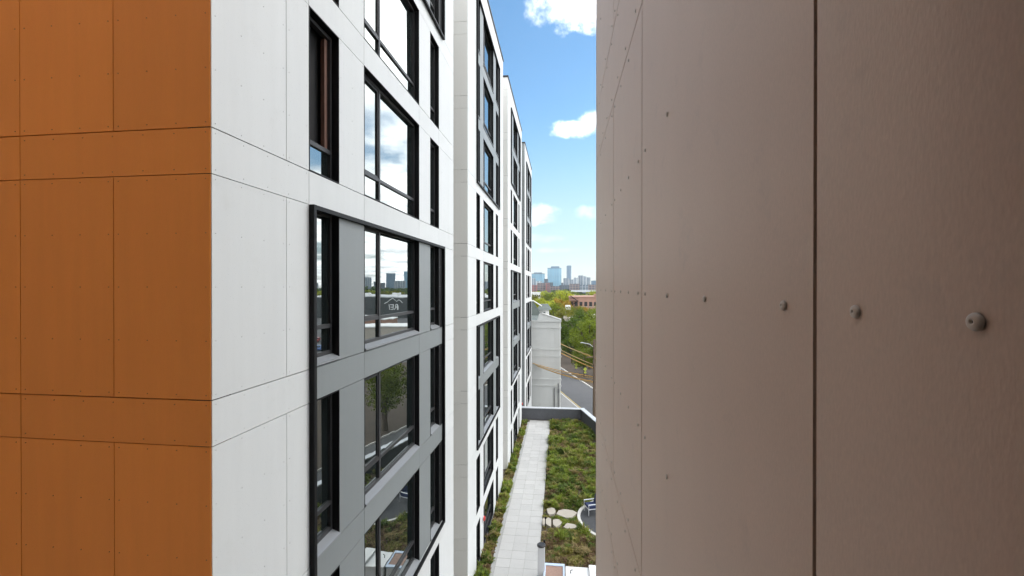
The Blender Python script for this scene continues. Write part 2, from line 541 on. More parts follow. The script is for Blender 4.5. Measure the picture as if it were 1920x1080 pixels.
def block(label, x, y, rz, length, bays, zbase, ret_mat, orange=False, detail=True):
    b = thing('apartment_building', label, 'building', (x, y, zbase + EYE), 0, 'white apartment blocks in a row on the left')
    F = Facade(b, x, y, rz)
    rows_in_bay = {}
    for (k0, k1) in bays:
        for k in range(k0, k1 + 1):
            rows_in_bay[k] = (k0, k1)
    depth = 6.2
    # dark core behind the cladding, and the roof
    F.put('core_wall', MB().box(0.31 if not orange else 0.31, length - 0.31, 0.302, depth, zbase - 0.0, 14.80), M_BACK)
    F.put('roof', MB().box(0.31, length - 0.31, 0.31, depth, 14.80, 14.84), M_MEMB)
    for k in ROWS:
        z0, z1 = zrow(k)
        zl = max(z0, zbase)
        top = z1 + 0.517
        inb = rows_in_bay.get(k)
        c0 = 0.006
        F.panel(c0, 1.33, zl, z1, M_WHITE)
        F.panel(1.33, 1.88, zl, z1, M_WHITE)
        if not inb:
            F.panel(2.78, 3.73, zl, z1, M_WHITE)
            F.panel(6.94, 7.90, zl, z1, M_WHITE)
            F.panel(8.76, length, zl, z1, M_WHITE)
            zw = max(zl, zbase + 0.12)
            F.window(*W1, zw, z1, open_sash=(orange and k == 1))
            F.window(*WB, zw, z1, mull=0.98)
            F.window(*W3, zw, z1)
            if zw > zl:
                for a in (W1, WB, W3):
                    F.panel(*a, zl, zw, M_SILL, 'base_flashing')
        else:
            F.panel(2.78, 3.73, zl, z1, M_GREY, 'grey_panel')
            F.panel(6.94, 7.90, zl, z1, M_GREY, 'grey_panel')
            F.panel(8.76, BAY[1], zl, z1, M_BLACK, 'dark_panel')
            F.panel(1.88, 1.99, zl, z1, M_BLACK, 'dark_panel', g=0.002)
            F.panel(BAY[1], length, zl, z1, M_WHITE)
            F.window(1.99, 2.78, zl, z1, sill=True)
            F.window(*WB, zl, z1, mull=0.98, sill=True)
            F.window(*W3, zl, z1, sill=True)
        # band above the row
        F.panel(c0, 1.88, z1, top, M_WHITE)
        if inb and k < inb[1]:
            F.panel(1.88, 3.73, z1, top, M_GREY, 'grey_panel')
            F.panel(3.73, 6.94, z1, top, M_GREY, 'grey_panel')
            F.panel(6.94, BAY[1], z1, top, M_GREY, 'grey_panel')
            F.panel(BAY[1], length, z1, top, M_WHITE)
        else:
            F.panel(1.88, 3.73, z1, top, M_WHITE)
            F.panel(3.73, 6.94, z1, top, M_WHITE)
            F.panel(6.94, 8.76, z1, top, M_WHITE)
            F.panel(8.76, length, z1, top, M_WHITE)
    zt = zrow(4)[1] + 0.517
    for a, c in ((c0, 3.73), (3.73, 6.94), (6.94, length)):
        F.panel(a, c, zt, 14.86, M_WHITE)
    if zbase < -13.1:
        F.panel(0, length, zbase, zrow(-4)[0], M_WHITE)
    F.put('coping', MB().box(-0.05, length + 0.05, -0.05, 0.36, 14.87, 14.97), M_BLACK2)
    F.put('coping', MB().box(-0.05, 0.36, 0.37, depth, 14.87, 14.972), M_BLACK2)
    for (k0, k1) in bays:
        za, zb = zrow(k0)[0] - 0.09, zrow(k1)[1]
        t = 0.07
        y0, y1 = -0.085, -0.006
        fr = MB().box(BAY[0], BAY[0] + t, y0, y1, za, zb).box(BAY[1] - t, BAY[1], y0, y1, za, zb)
        fr.box(BAY[0] + t, BAY[1] - t, y0 + .002, y1, zb - t, zb - .001).box(BAY[0] + t, BAY[1] - t, y0 + .002, y1, za + .001, za + t)
        F.put('bay_frame', fr, M_BLACK)
    # the end wall that faces the camera
    G = Facade(b, x, y, rz - R(90))
    if orange:
        for k in ROWS:
            z0, z1 = zrow(k)
            for a, c in ((-1.235, -0.006), (-2.49, -1.235), (-3.70, -2.49), (-4.95, -3.70), (-6.1, -4.95)):
                G.panel(a, c, max(z0, zbase), z1, M_ORANGE, 'orange_panel')
            for a, c in ((-2.49, -0.006), (-4.95, -2.49), (-6.1, -4.95)):
                G.panel(a, c, z1, z1 + 0.517, M_ORANGE, 'orange_panel')
        G.panel(-6.1, -0.006, zt, 14.86, M_ORANGE, 'orange_panel')
    else:
        for k in ROWS:
            z0, z1 = zrow(k)
            G.panel(-1.9, -0.004, max(z0, zbase), z1, ret_mat, g=0.004)
            G.panel(-1.9, -0.004, z1, z1 + 0.517, ret_mat)
            G.panel(-6.1, -1.9, max(z0, zbase), z1, ret_mat)
            G.panel(-6.1, -1.9, z1, z1 + 0.517, ret_mat)
        G.panel(-6.1, -0.004, zt, 14.86, ret_mat)
        if zbase < -13.1:
            G.panel(-6.1, -0.004, zbase, zrow(-4)[0], ret_mat)
    G.put('corner_trim', MB().box(-0.30, -0.014, 0.014, 0.31, zbase, 14.8), M_BACK)
    return b, F, G


RZ1 = R(90 - 0.8167)
b1, F1, G1 = block('nearest white panelled apartment block with an orange end wall', -3.874, 4.522, RZ1, 10.5, [(0, -1 + 0)] and [(-2, 0), (3, 4)], -13.0, M_CREAM, orange=True)
b2, F2, G2 = block('second white apartment block along the walkway, tall black bay frames', -3.85, 17.94, R(90), 11.1, [(-2, -1), (2, 4)], -13.0, M_CREAM)
b3, F3, G3 = block('third white apartment block, beside the far end of the walkway', -3.80, 31.2, R(90), 11.1, [(-2, 0), (3, 4)], -13.0, M_CREAM)
b4, F4, G4 = block('farthest white apartment block, beyond the charcoal parapet', -3.80, 45.7, R(90), 7.9 + 3.0, [(-2, -1), (2, 4)], -17.8, M_GREY)
# recessed links between the blocks
for (bb, x, y0, y1) in ((b1, -6.6, 15.0, 17.9), (b2, -6.6, 29.0, 31.2), (b3, -6.6, 42.3, 45.7)):
    place('link_wall', MB().box(x - 1.5, x, y0 - 0.3, y1 + 0.1, TERR - 4.8, EYE + 14.2).mesh('link_wall', M_CREAM), bb)

# rivets of the near block (too small to pick apart: one part each)
def rivet_field(F, cells, m, nm, r=0.0075):
    mb = MB()
    for (u0, u1, z0, z1, nu) in cells:
        nzr = max(2, int(round((z1 - z0) / 0.62)) + 1)
        us = [u0 + 0.065 + (u1 - u0 - 0.13) * i / (nu - 1) for i in range(nu)]
        zs = [z0 + 0.055 + (z1 - z0 - 0.11) * i / (nzr - 1) for i in range(nzr)]
        for u in us:
            for z in zs:
                pts = [(u + r * math.cos(t), -0.0035, z + r * math.sin(t)) for t in np.linspace(0, 2 * math.pi, 7)[:-1]]
                pb = [(p[0], 0.002, p[2]) for p in pts]
                mb.add(pts + pb, [(0, 1, 2, 3, 4, 5)[::-1]] + [(i, (i + 1) % 6, 6 + (i + 1) % 6, 6 + i) for i in range(6)])
    F.put(nm, mb, m, kind='stuff')


cells, ocells = [], []
for k in range(-2, 3):
    z0, z1 = zrow(k)
    cells += [(0.0, 1.33, z0, z1, 4), (1.33, 1.88, z0, z1, 2), (0.0, 1.88, z1, z1 + .517, 5), (8.8, 10.5, z0, z1, 4)]
    if k in (1, 2):
        cells += [(2.78, 3.73, z0, z1, 3), (6.94, 7.9, z0, z1, 3)]
    ocells += [(-1.235, 0, z0, z1, 4), (-2.49, -1.235, z0, z1, 4), (-2.49, 0, z1, z1 + .517, 7), (-3.7, -2.49, z0, z1, 4)]
rivet_field(F1, cells, M_RIVET_W, 'rivets')
rivet_field(G1, ocells, M_RIVET_O, 'rivets')

# red alarm sounders on the block walls
def alarm(loc, label):
    a = thing('fire_alarm', label, 'alarm', loc, group='red fire alarms on the white walls')
    place('bell', MB().tube([(0.0, 0, 0), (0.05, 0, 0), (0.085, 0, 0)], [0.11, 0.12, 0.07], 12).mesh('bell', M_RED), a, loc)
    place('back_box', MB().box(-0.03, 0.0, -0.09, 0.09, -0.16, 0.09).mesh('back_box', M_WMETAL), a, loc)


alarm((-3.81, 21.45, EYE - 11.4), 'red round alarm bell beside the low window of the second white block')
alarm((-3.76, 42.1, EYE - 11.2), 'small red alarm bell at the parapet end of the third white block')

# ------------------------------------------------------------------ taupe building on the right, close to the camera
XW = 0.35
tb = thing('taupe_building', 'taupe riveted fibre cement wall filling the right side of the picture', 'building', (XW, 4.6, TERR))
FR = Facade(tb, XW, 4.6, R(-90))      # u = 4.6 - Y
FR.put('core_wall', MB().box(0.02, 7.0, 0.034, 9.0, -13.0, 15.0), M_BACK)
FR.put('coping', MB().box(-0.05, 6.0, -0.05, 0.4, 15.0, 15.1), M_BLACK2)
FR.put('corner_trim', MB().box(0.0, 0.02, 0.0, 0.3, -13, 15.0), M_TAUPE)
seams = [0.0, 1.53, 2.60, 3.94, 4.40, 5.6]        # u of the vertical joints
rv_dome, rv_hole = MB(), MB()
rr, hh, kk = 0.0080, 0.0042, 20
vs, fs = [], []
prof = [(1.0, 0.0), (1.0, 0.0012), (0.90, 0.0026), (0.68, 0.0036), (0.42, 0.0041), (0.24, 0.0042), (0.20, 0.0022)]
for (q, h) in prof:
    for j in range(kk):
        t = 2 * math.pi * j / kk
        vs.append((rr * q * math.cos(t), -h, rr * q * math.sin(t)))
for i in range(len(prof) - 1):
    for j in range(kk):
        fs.append((i * kk + j, i * kk + (j + 1) % kk, (i + 1) * kk + (j + 1) % kk, (i + 1) * kk + j))
rv_dome.add(vs, fs)
rv_me = rv_dome.mesh('rivet', M_RIVET_T, True)
rv_hole.add([(0.0018 * math.cos(t), -0.0020, 0.0018 * math.sin(t)) for t in np.linspace(0, 2 * math.pi, 11)[:-1]], [tuple(range(9, -1, -1))])
hole_me = rv_hole.mesh('rivet_hole', M_HOLE)


def rivet(u, z):
    o = place('rivet', rv_me, tb, FR.at(u, -0.0002, z), R(-90))
    if u > 2.4:
        place('rivet_hole', hole_me, o, FR.at(u, -0.0002, z), R(-90))


RZS = [1.25, -1.29]
for k in range(-4, 5):
    z0, z1 = -1.29 + FH * k, 1.25 + FH * k
    for a, c in zip(seams[:-1], seams[1:]):
        FR.panel(a + (0.02 if a == 0 else 0), c, max(z0, -13), z1, M_TAUPE, 'taupe_panel', th=0.012, g=0.005)
    for a, c in ((0.02, 2.60), (2.60, 5.6)):
        FR.panel(a, c, z1, z1 + 0.51, M_TAUPE, 'taupe_panel', th=0.012, g=0.005)
    if -1 <= k <= 1:
        for (a, c, n) in ((0.0, 1.53, 4), (1.53, 2.60, 4), (2.60, 3.94, 4)):
            us = [a + 0.085 + (c - a - 0.17) * i / (n - 1) for i in range(n)]
            for u in us:
                zz = [z1 - 0.06, 0.574 + FH * k, -0.03 + FH * k, -0.635 + FH * k, z0 + 0.06]
                if u > 2.4:
                    zz = zz[1:4] if u < 3.3 else zz[2:3]
                for z in zz:
                    rivet(u, z)
        for i in range(8):
            u = 0.09 + 2.35 * i / 7
            rivet(u, z1 + 0.06)
            rivet(u, z1 + 0.45)
for u in (4.028, 4.183):
    rivet(u, -0.03)
# unseen walls added behind the lens to block and bounce light
place('light_shaping_wall', MB().box(-13.0, -1.6, -2.0, 0.3, TERR, EYE + 15).mesh('light_shaping_wall', M_CREAM), tb)
shade_surround = MB().box(-1.599, -0.80, -2.0, 0.5, TERR, EYE + 15)
shade_surround.box(-0.799, XW + 0.03, -2.0, 0.5, EYE + 0.62, EYE + 15).box(-0.799, XW + 0.03, -2.0, 0.5, TERR, EYE - 0.9)
shade_surround.box(-0.799, XW + 0.03, -2.0, -1.2, EYE - 0.899, EYE + 0.619)
place('light_shaping_wall', shade_surround.mesh('light_shaping_wall', mat('unseen_shade_surround', (0.46, 0.47, 0.47), 0.6)), tb)  # added opening out of view, shaped to darken the near taupe wall
place('light_shaping_wall', MB().box(-11.0, -9.2, 0.31, 4.42, TERR, EYE + 15).mesh('light_shaping_wall', M_CREAM), b1)  # unseen wall added to shade and bounce light onto the orange end

# ------------------------------------------------------------------ roof garden
def foliage(name, clumps, mats, label=None, **props):
    """clumps: (x, y, z, height, spread, blades, material index)"""
    vs, fs, mi = [], [], []
    for (x, y, z, h, sp, nb, m) in clumps:
        for _ in range(nb):
            a = random.uniform(0, 6.283)
            l = h * random.uniform(0.55, 1.1)
            out = sp * random.uniform(0.1, 1.0)
            bw = random.uniform(0.012, 0.03) * (1 + h)
            rx, ry = x + random.uniform(-.04, .04), y + random.uniform(-.04, .04)
            cx, cy = math.cos(a), math.sin(a)
            px, py = -cy * bw, cx * bw
            m0 = (rx + cx * out * .45, ry + cy * out * .45, z + l * .7)
            e0 = (rx + cx * out, ry + cy * out, z + l * random.uniform(.75, 1.0))
            n = len(vs)
            vs += [(rx - px * .6, ry - py * .6, z), (rx + px * .6, ry + py * .6, z), (m0[0] + px, m0[1] + py, m0[2]), (m0[0] - px, m0[1] - py, m0[2]), e0]
            fs += [(n, n + 1, n + 2, n + 3), (n + 3, n + 2, n + 4)]
            mi += [m, m]
    mb = MB()
    mb.v, mb.f, mb.mi = vs, fs, mi
    return place(name, mb.mesh(name, mats), **props)


PM = [P_GREEN, P_BRIGHT, P_OLIVE, P_STRAW, P_BROWN]


def patch(x, y, s=0.9):
    from mathutils import noise
    return noise.noise((x * s, y * s, 3.1)), noise.noise((x * s * 0.6 + 9, y * s * 0.6, 7.7))


CIRC, CR = (3.25, 25.15), 2.37
STONES = [(-0.58, 25.50, 0.30, 0.44), (0.30, 25.40, 0.54, 0.52), (-0.70, 24.32, 0.18, 0.46), (-0.26, 24.34, 0.25, 0.42), (0.47, 24.05, 0.36, 0.27), (-0.97, 24.4, 0.09, 0.4)]


def in_garden(x, y):
    if x < -1.02 or y < 15 or y > 43.1:
        return False
    # right edge: parapet line
    t = (PB[1] - y) / (PB[1] - PC[1])
    if x > PB[0] + t * (PC[0] - PB[0]) - 0.35:
        return False
    if (x - CIRC[0]) ** 2 + (y - CIRC[1]) ** 2 < (CR + 0.05) ** 2:
        return False
    for (sx, sy, a, b) in STONES:
        if ((x - sx) / (a + .07)) ** 2 + ((y - sy) / (b + .07)) ** 2 < 1:
            return False
    if -0.75 < x < 6 and 18.6 < y < 20.3:
        return False
    return True


def cluster_bed(n, xr, yr, ok, dry_at, seed, scale=1.0):
    random.seed(seed)
    out = []
    for _ in range(n):
        cx, cy = random.uniform(*xr), random.uniform(*yr)
        dry = dry_at(cx, cy) + random.uniform(-.35, .35)
        rad = random.uniform(0.10, 0.34) * scale
        if dry > 0.45:
            m, h, rad = random.choice((3, 3, 4, 4, 2)), random.uniform(.07, .20), rad * 1.3
        elif dry > 0.1:
            m, h = random.choice((2, 2, 3, 0, 4)), random.uniform(.14, .38)
        else:
            m, h = random.choice((0, 0, 1, 1, 2)), random.uniform(.18, .58)
        h *= scale * (0.45 if (-1.1 < cx < 1.1 and 23.0 < cy < 26.2) else 1.0)
        for _ in range(int(9 + 210 * rad * rad)):
            a, r_ = random.uniform(0, 6.283), rad * math.sqrt(random.random())
            x, y = cx + r_ * math.cos(a), cy + r_ * math.sin(a)
            if ok(x, y):
                dome = h * (1 - 0.55 * (r_ / rad) ** 2)
                mm = m if random.random() < .82 else random.choice((0, 2, 3))
                out.append((x, y, TERR - 0.03, dome * random.uniform(.7, 1.15), dome * .8 + .05, 8, mm))
    return out


def garden_dry(x, y):
    a, b = patch(x, y, 0.8)
    d_ = b * 1.3 + a * .4
    if y < 23.9:
        d_ += 0.45
    if y > 38:
        d_ += 0.15
    return d_ - 0.12


cl = cluster_bed(1150, (-1.0, 2.7), (20.9, 43.1), in_garden, garden_dry, 11)
cl += cluster_bed(520, (2.5, 9.0), (16, 43), in_garden, garden_dry, 12)
foliage('garden_planting', cl, PM, kind='stuff', label='mixed green and straw coloured perennials right of the walkway', category='plants')
cl = cluster_bed(330, (-3.80, -3.30), (15.2, 42.2), lambda x, y: -3.84 < x < -3.27, lambda x, y: patch(x + 20, y, 0.55)[0] * 1.5 + (0.35 if 20 < y < 23 else 0), 13, 0.8)
foliage('border_planting', cl, PM, kind='stuff', label='narrow strip of low green plants along the white walls', category='plants')
random.seed(31)

# a few taller single plants in the border
for i, (x, y, h) in enumerate(((-3.45, 19.3, 0.55), (-3.6, 17.6, 0.4), (-3.55, 33.0, 0.4))):
    lb = ('bushy bright green plant by the gravel edge, nearest the bottom of the picture', 'low green plant against the second white block wall',
          'small green shrub in the border beside the third white block')[i]
    p = thing('border_plant', lb, 'plant', (x, y, TERR))
    c2 = []
    for _ in range(46):
        r0 = random.uniform(0, .26)
        t = random.uniform(0, 6.28)
        c2.append((r0 * math.cos(t), r0 * math.sin(t), random.uniform(0, h * .5), h * random.uniform(.3, .6), h * .4, 8, random.choice((0, 1, 1))))
    vsave = foliage('leaves', c2, PM)
    vsave.parent = p
    place('stem', MB().tube([(0, 0, -0.03), (0.01, 0.01, h * .6)], [0.015, 0.008], 6).mesh('stem', M_BARK), p, (x, y, TERR))

# stepping stones
slabs = []
for i, (sx, sy, a, b) in enumerate(STONES):
    k = 7
    poly = []
    for j in range(k):
        t = 6.283 * j / k + random.uniform(-.2, .2)
        q = random.uniform(0.80, 1.22)
        poly.append((sx + a * q * math.cos(t), sy + b * q * math.sin(t)))
    lb = ('pale flagstone next to the walkway, back row', 'largest pale flagstone, next to the curved kerb', 'tall flagstone behind the path light, front row',
          'middle flagstone of the front row', 'flat oval flagstone of the front row, nearest the kerb', 'narrow flagstone sliver at the walkway edge')[i]
    place('flagstone', MB().prism(poly, TERR - 0.05, TERR + 0.09).mesh('flagstone', M_STONE), label=lb, category='flagstone', group='stepping stones in the garden')

# round patio with its kerb
k = 64
patio = place('patio', MB().prism([(CIRC[0] + (CR - 0.1) * math.cos(6.283185 * j / k), CIRC[1] + (CR - 0.1) * math.sin(6.283185 * j / k)) for j in range(k)], TERR - 0.05, TERR + 0.015).mesh('patio', M_PATIO), kind='structure')
mb = MB()
vs, fs = [], []
for j in range(k):
    t = 6.283185 * j / k
    for (rr_, zz) in ((CR - 0.17, TERR - .05), (CR - 0.17, TERR + .075), (CR, TERR + .075), (CR, TERR - .05)):
        vs.append((CIRC[0] + rr_ * math.cos(t), CIRC[1] + rr_ * math.sin(t), zz))
for j in range(k):
    for q in range(4):
        fs.append((j * 4 + q, ((j + 1) % k) * 4 + q, ((j + 1) % k) * 4 + (q + 1) % 4, j * 4 + (q + 1) % 4))
place('patio_kerb', MB().add(vs, fs).mesh('patio_kerb', M_KERB), kind='structure')


def chair(loc, rz, label):
    c = thing('patio_chair', label, 'chair', loc, rz, 'navy patio chairs')

    def P(name, mb, m):
        place(name, mb.mesh(name, m, False), c, loc, rz)
    P('seat', MB().box(-.30, .30, -.30, .30, .36, .48), M_NAVY)
    q = MB().add([(-.30, .24, .48), (.30, .24, .48), (.30, .36, .48), (-.30, .36, .48), (-.30, .36, .92), (.30, .36, .92), (.30, .46, .90), (-.30, .46, .90)],
                 [(0, 3, 2, 1), (4, 5, 6, 7), (0, 1, 5, 4), (1, 2, 6, 5), (2, 3, 7, 6), (3, 0, 4, 7)])
    P('backrest', q, M_NAVY)
    for s in (-1, 1):
        P('leg', MB().tube([(s * .33, -.32, 0), (s * .33, -.32, .60)], .018, 8), M_WMETAL)
        P('leg', MB().tube([(s * .33, .36, 0), (s * .33, .34, .5), (s * .33, .46, .94)], .018, 8), M_WMETAL)
        P('armrest', MB().box(s * .33 - .03, s * .33 + .03, -.34, .38, .60, .625), M_WMETAL)
    P('seat_frame', MB().box(-.33, .33, -.32, .34, .325, .36), M_WMETAL)
    return c


chair((1.72, 25.75, TERR + .016), R(-70), 'navy patio chair with white frame inside the curved kerb')
chair((3.1, 26.7, TERR + .016), R(10), 'navy cushioned chair on the dark round patio, back towards the parapet')
chair((4.2, 24.6, TERR + .016), R(110), 'navy cushioned chair at the far side of the round patio')
tt = thing('patio_table', 'round white pedestal table in the middle of the round patio', 'table', (3.0, 25.2, TERR + .016))
place('table_top', MB().tube([(0, 0, .70), (0, 0, .735)], .42, 28).mesh('table_top', M_WMETAL), tt, (3.0, 25.2, TERR + .016))
place('pedestal', MB().tube([(0, 0, 0), (0, 0, .03), (0, 0, .05), (0, 0, .70)], [.24, .24, .04, .04], 16).mesh('pedestal', M_WMETAL), tt, (3.0, 25.2, TERR + .016))

# low stake lights along the path
for i, (x, y) in enumerate(((-0.95, 42.0), (-0.96, 33.5), (-0.98, 29.4), (-0.86, 23.9), (-0.84, 21.7))):
    lb = ('short black path light at the parapet end of the walkway', 'second black path light from the parapet, right of the walkway', 'black path light half way along the walkway',
          'black path light standing in front of the flagstones', 'black path light behind the white post')[i]
    p = thing('path_light', lb, 'path light', (x, y, TERR), 0, 'black stake lights beside the walkway')
    place('stake', MB().tube([(0, 0, -.05), (0, 0, .46)], .022, 8).mesh('stake', M_BLACK), p, (x, y, TERR))
    place('lamp_head', MB().tube([(0, 0, .46), (0, 0, .50), (0, 0, .56), (0, 0, .58)], [.03, .05, .05, .02], 10).mesh('lamp_head', M_BLACK), p, (x, y, TERR))

# white post with dark cap, white bench counter and the low fire table at the bottom edge
px, py = -0.89, 19.6
p = thing('post', 'square white post with a dark cap at the bottom edge, right of the walkway', 'post', (px, py, TERR))
place('shaft', MB().box(-.155, .155, -.155, .155, -.03, 1.52).mesh('shaft', M_WMETAL), p, (px, py, TERR))
place('cap', MB().tube([(0, 0, 1.52), (0, 0, 1.57), (0, 0, 1.60)], [.19, .19, .15], 20).mesh('cap', M_BLACK2), p, (px, py, TERR))
px, py = -0.26, 19.50
p = thing('fire_table', 'low table with pale blue rim and brown stone top, beside the white post', 'table', (px, py, TERR))
place('base', MB().box(-.46, .36, -.55, .52, -.03, .40).mesh('base', M_WMETAL), p, (px, py, TERR))
place('rim', MB().box(-.52, .40, .44, .60, .40, .47).box(-.52, .40, -.60, -.44, .40, .47).box(-.52, -.44, -.44, .44, .40, .47).box(.32, .40, -.44, .44, .40, .47).mesh('rim', M_BLUEGL), p, (px, py, TERR))
place('stone_top', MB().box(-.44, .32, -.44, .44, .38, .445).mesh('stone_top', M_BROWNST), p, (px, py, TERR))
px, py = 0.78, 19.35
p = thing('counter', 'white flat topped outdoor counter at the bottom edge of the garden', 'counter', (px, py, TERR))
place('cabinet', MB().box(-.55, 0.9, -.50, .50, -.03, .44).mesh('cabinet', M_WMETAL), p, (px, py, TERR))
place('worktop', MB().box(-.60, .42, -.56, .56, .44, .49).mesh('worktop', M_WPAINT), p, (px, py, TERR))
place('raised_end', MB().box(.43, .95, -.56, .60, .44, .60).mesh('raised_end', M_WPAINT), p, (px, py, TERR))
place('tap', MB().tube([(-.38, .1, .49), (-.38, .1, .62), (-.30, .1, .64)], .02, 8).mesh('tap', M_BLACK), p, (px, py, TERR))

# ------------------------------------------------------------------ pale grey house beyond the parapet
HY = 58.0
h = thing('grey_house', 'pale grey clad house with white corner trim beyond the parapet', 'house', (-3, HY, 0))
place('wall', MB().prism([(-11, HY), (-0.14, HY), (-3.6, HY + 12), (-14, HY + 12)], 0, 13.35).mesh('wall', M_SIDING), h)
zz = 0.3
lv = []
for (z0, z1) in ((0.4, 4.75), (5.85, 8.55), (9.75, 12.3)):
    nb = int((z1 - z0) / 0.30)
    for i in range(nb):
        a = z0 + (z1 - z0) * i / nb
        me = MB().add([(-11, -.012, a), (-0.86, -.012, a), (-0.86, -.002, a + (z1 - z0) / nb - .01), (-11, -.002, a + (z1 - z0) / nb - .01), (-11, 0.01, a), (-.86, 0.01, a)],
                      [(0, 1, 2, 3), (4, 5, 1, 0)]).mesh('siding_board', M_SIDING)
        place('siding_board', me, h, (0, HY, 0))
for (z0, z1, d_) in ((4.78, 4.98, .07), (4.98, 5.60, .03), (5.60, 5.80, .09), (8.60, 8.78, .06), (8.78, 9.5, .03), (9.5, 9.70, .09), (12.35, 12.55, .07), (12.55, 13.2, .04), (13.2, 13.42, .16)):
    place('band', MB().box(-11, -0.02 if d_ > .05 else -.10, HY - d_, HY + 0.02, z0, z1).mesh('band', M_SIDING), h)
place('corner_board', MB().box(-0.84, -0.78, HY - .05, HY, 0, 12.35).mesh('corner_board', M_SIDING), h)
place('corner_board', MB().box(-0.24, -0.13, HY - .055, HY + .10, 0, 13.15).mesh('corner_board', M_TRIM), h)
for x in (-0.95, -0.42):
    place('downpipe', MB().tube([(x, HY - .12, 0), (x, HY - .12, 5.2 if x > -.6 else 4.6)], .055, 8).mesh('downpipe', M_PIPE), h)
place('meter_box', MB().box(-.52, -.32, HY - .2, HY - .03, 4.0, 4.5).mesh('meter_box', M_PIPE), h)
# flat roof with a small clad gable at the corner
place('roof', MB().prism([(-10.8, HY + .2), (-0.3, HY + .2), (-3.7, HY + 11.8), (-13.8, HY + 11.8)], 13.3, 13.40).mesh('roof', M_SLATE), h)
gb = place('gable', MB().add([(-3.15, HY + .05, 13.42), (-0.12, HY + .05, 13.42), (-0.30, HY + .05, 13.60), (-2.55, HY + .05, 14.32), (-2.95, HY + .05, 14.20),
                         (-3.15, HY + .5, 13.42), (-0.12, HY + .5, 13.42), (-0.30, HY + .5, 13.60), (-2.55, HY + .5, 14.32), (-2.95, HY + .5, 14.20)],
                        [(0, 1, 2, 3, 4), (9, 8, 7, 6, 5), (1, 6, 7, 2), (2, 7, 8, 3), (3, 8, 9, 4), (4, 9, 5, 0)]).mesh('gable', M_SIDING), h)
place('rake_trim', MB().tube([(-2.62, HY + .0, 14.36), (-0.05, HY + .0, 13.52)], .075, 6).mesh('rake_trim', M_TRIM), gb)

h2 = thing('gabled_house', 'dark slate gabled roof with white rake trim above the grey house', 'house', (-8, 70, 0))
place('wall', MB().prism([(-16, 68), (-3.1, 68), (-5, 80), (-17, 80)], 0, 13.2).mesh('wall', M_SIDING), h2)
place('roof', MB().add([(-16, 67.6, 13.2), (-2.95, 67.6, 13.2), (-4.6, 80, 13.2), (-16, 80, 13.2), (-4.3, 68.2, 15.55), (-16, 68.2, 15.55), (-6, 79, 15.55), (-16, 79, 15.55)],
                       [(0, 1, 4, 5), (1, 2, 6, 4), (4, 6, 7, 5), (2, 3, 7, 6)]).mesh('roof', M_SLATE), h2)
place('ridge_trim', MB().tube([(-16, 68.2, 15.6), (-4.3, 68.2, 15.6), (-3.0, 67.6, 14.85)], .09, 6).mesh('ridge_trim', M_TRIM), h2)
d2 = place('dormer', MB().box(-3.7, -2.0, 68.5, 71, 12.8, 14.2).mesh('dormer', M_TRIM), h2)
place('dormer_roof', MB().add([(-4.0, 68.2, 14.2), (-1.6, 68.2, 14.2), (-1.6, 71.5, 14.2), (-4.0, 71.5, 14.2), (-3.2, 69.6, 15.1), (-2.2, 70.2, 15.1)],
                              [(0, 1, 5, 4), (1, 2, 5), (2, 3, 4, 5), (3, 0, 4)]).mesh('dormer_roof', M_SLATE), d2)
place('dormer_window', MB().box(-3.2, -2.5, 68.42, 68.5, 13.1, 13.9).mesh('dormer_window', M_GLASS), d2)

# ------------------------------------------------------------------ utility pole, wires, street things
pol = (3.62, 50.0)
p = thing('utility_pole', 'wooden utility pole beside the right taupe wall, carrying the orange wires', 'pole', (*pol, 0))
place('shaft', MB().tube([(0, 0, -.3), (0, 0, 6), (0, 0, 11.9)], [.19, .165, .13], 12).mesh('shaft', M_WOODPOLE), p, (*pol, 0))
place('crossarm', MB().box(-.07, .07, -.06, .06, 10.2, 10.32).mesh('crossarm', M_WOODPOLE), p, (*pol, 0))
place('crossarm', MB().box(-.9, .9, -.06, .06, 9.9, 10.02).mesh('crossarm', M_WOODPOLE), p, (*pol, 0), math.atan2(SN.y, SN.x))
lampa = place('lamp_arm', MB().tube([(0, 0, 11.0), (-.5, 0.3, 11.35), (-1.2, .6, 11.45)], .035, 8).mesh('lamp_arm', M_WMETAL), p, (*pol, 0))
place('lamp_head', MB().tube([(-1.15, .58, 11.44), (-1.35, .68, 11.46), (-1.5, .75, 11.44)], [.035, .06, .03], 10).mesh('lamp_head', M_WMETAL), lampa, (*pol, 0))


def wire(a, b, sag, r, m, label):
    a, b = Vector(a), Vector(b)
    pts = []
    for i in range(17):
        t = i / 16
        q = a.lerp(b, t)
        q.z -= sag * 4 * t * (1 - t)
        pts.append(q)
    return place('wire', MB().tube(pts, r, 6).mesh('wire', m, True), label=label, category='wire', group='orange covered wires at the utility pole')


far = (pol[0] + SD.x * 38, pol[1] + SD.y * 38)
for i, (z, off) in enumerate(((10.15, -.55), (9.75, .35), (9.05, 0.0), (8.75, -.2))):
    wire((pol[0] + SN.x * off, pol[1] + SN.y * off, z), (far[0] + SN.x * off, far[1] + SN.y * off, z + 0.9), 0.55, .05, (M_CABLE2, M_CABLE)[i % 2],
         ('topmost orange wire running from the pole to behind the house', 'second wire from the top running behind the house', 'third wire from the top running behind the house', 'lowest of the four wires running behind the house')[i])
for i, (z, xe, ze) in enumerate(((7.75, -3.75, 7.75), (7.55, -3.5, 7.55), (7.2, -3.2, 7.4), (7.05, -2.9, 7.3))):
    wire((pol[0], pol[1], z), (xe, HY - 0.06, ze), 0.16, .045, (M_CABLE, M_CABLE2)[i % 2],
         ('orange service wire reaching farthest left across the grey house wall', 'second orange service wire crossing the grey house wall', 'third orange service wire crossing the grey house wall', 'lowest orange service wire crossing the grey house wall')[i])

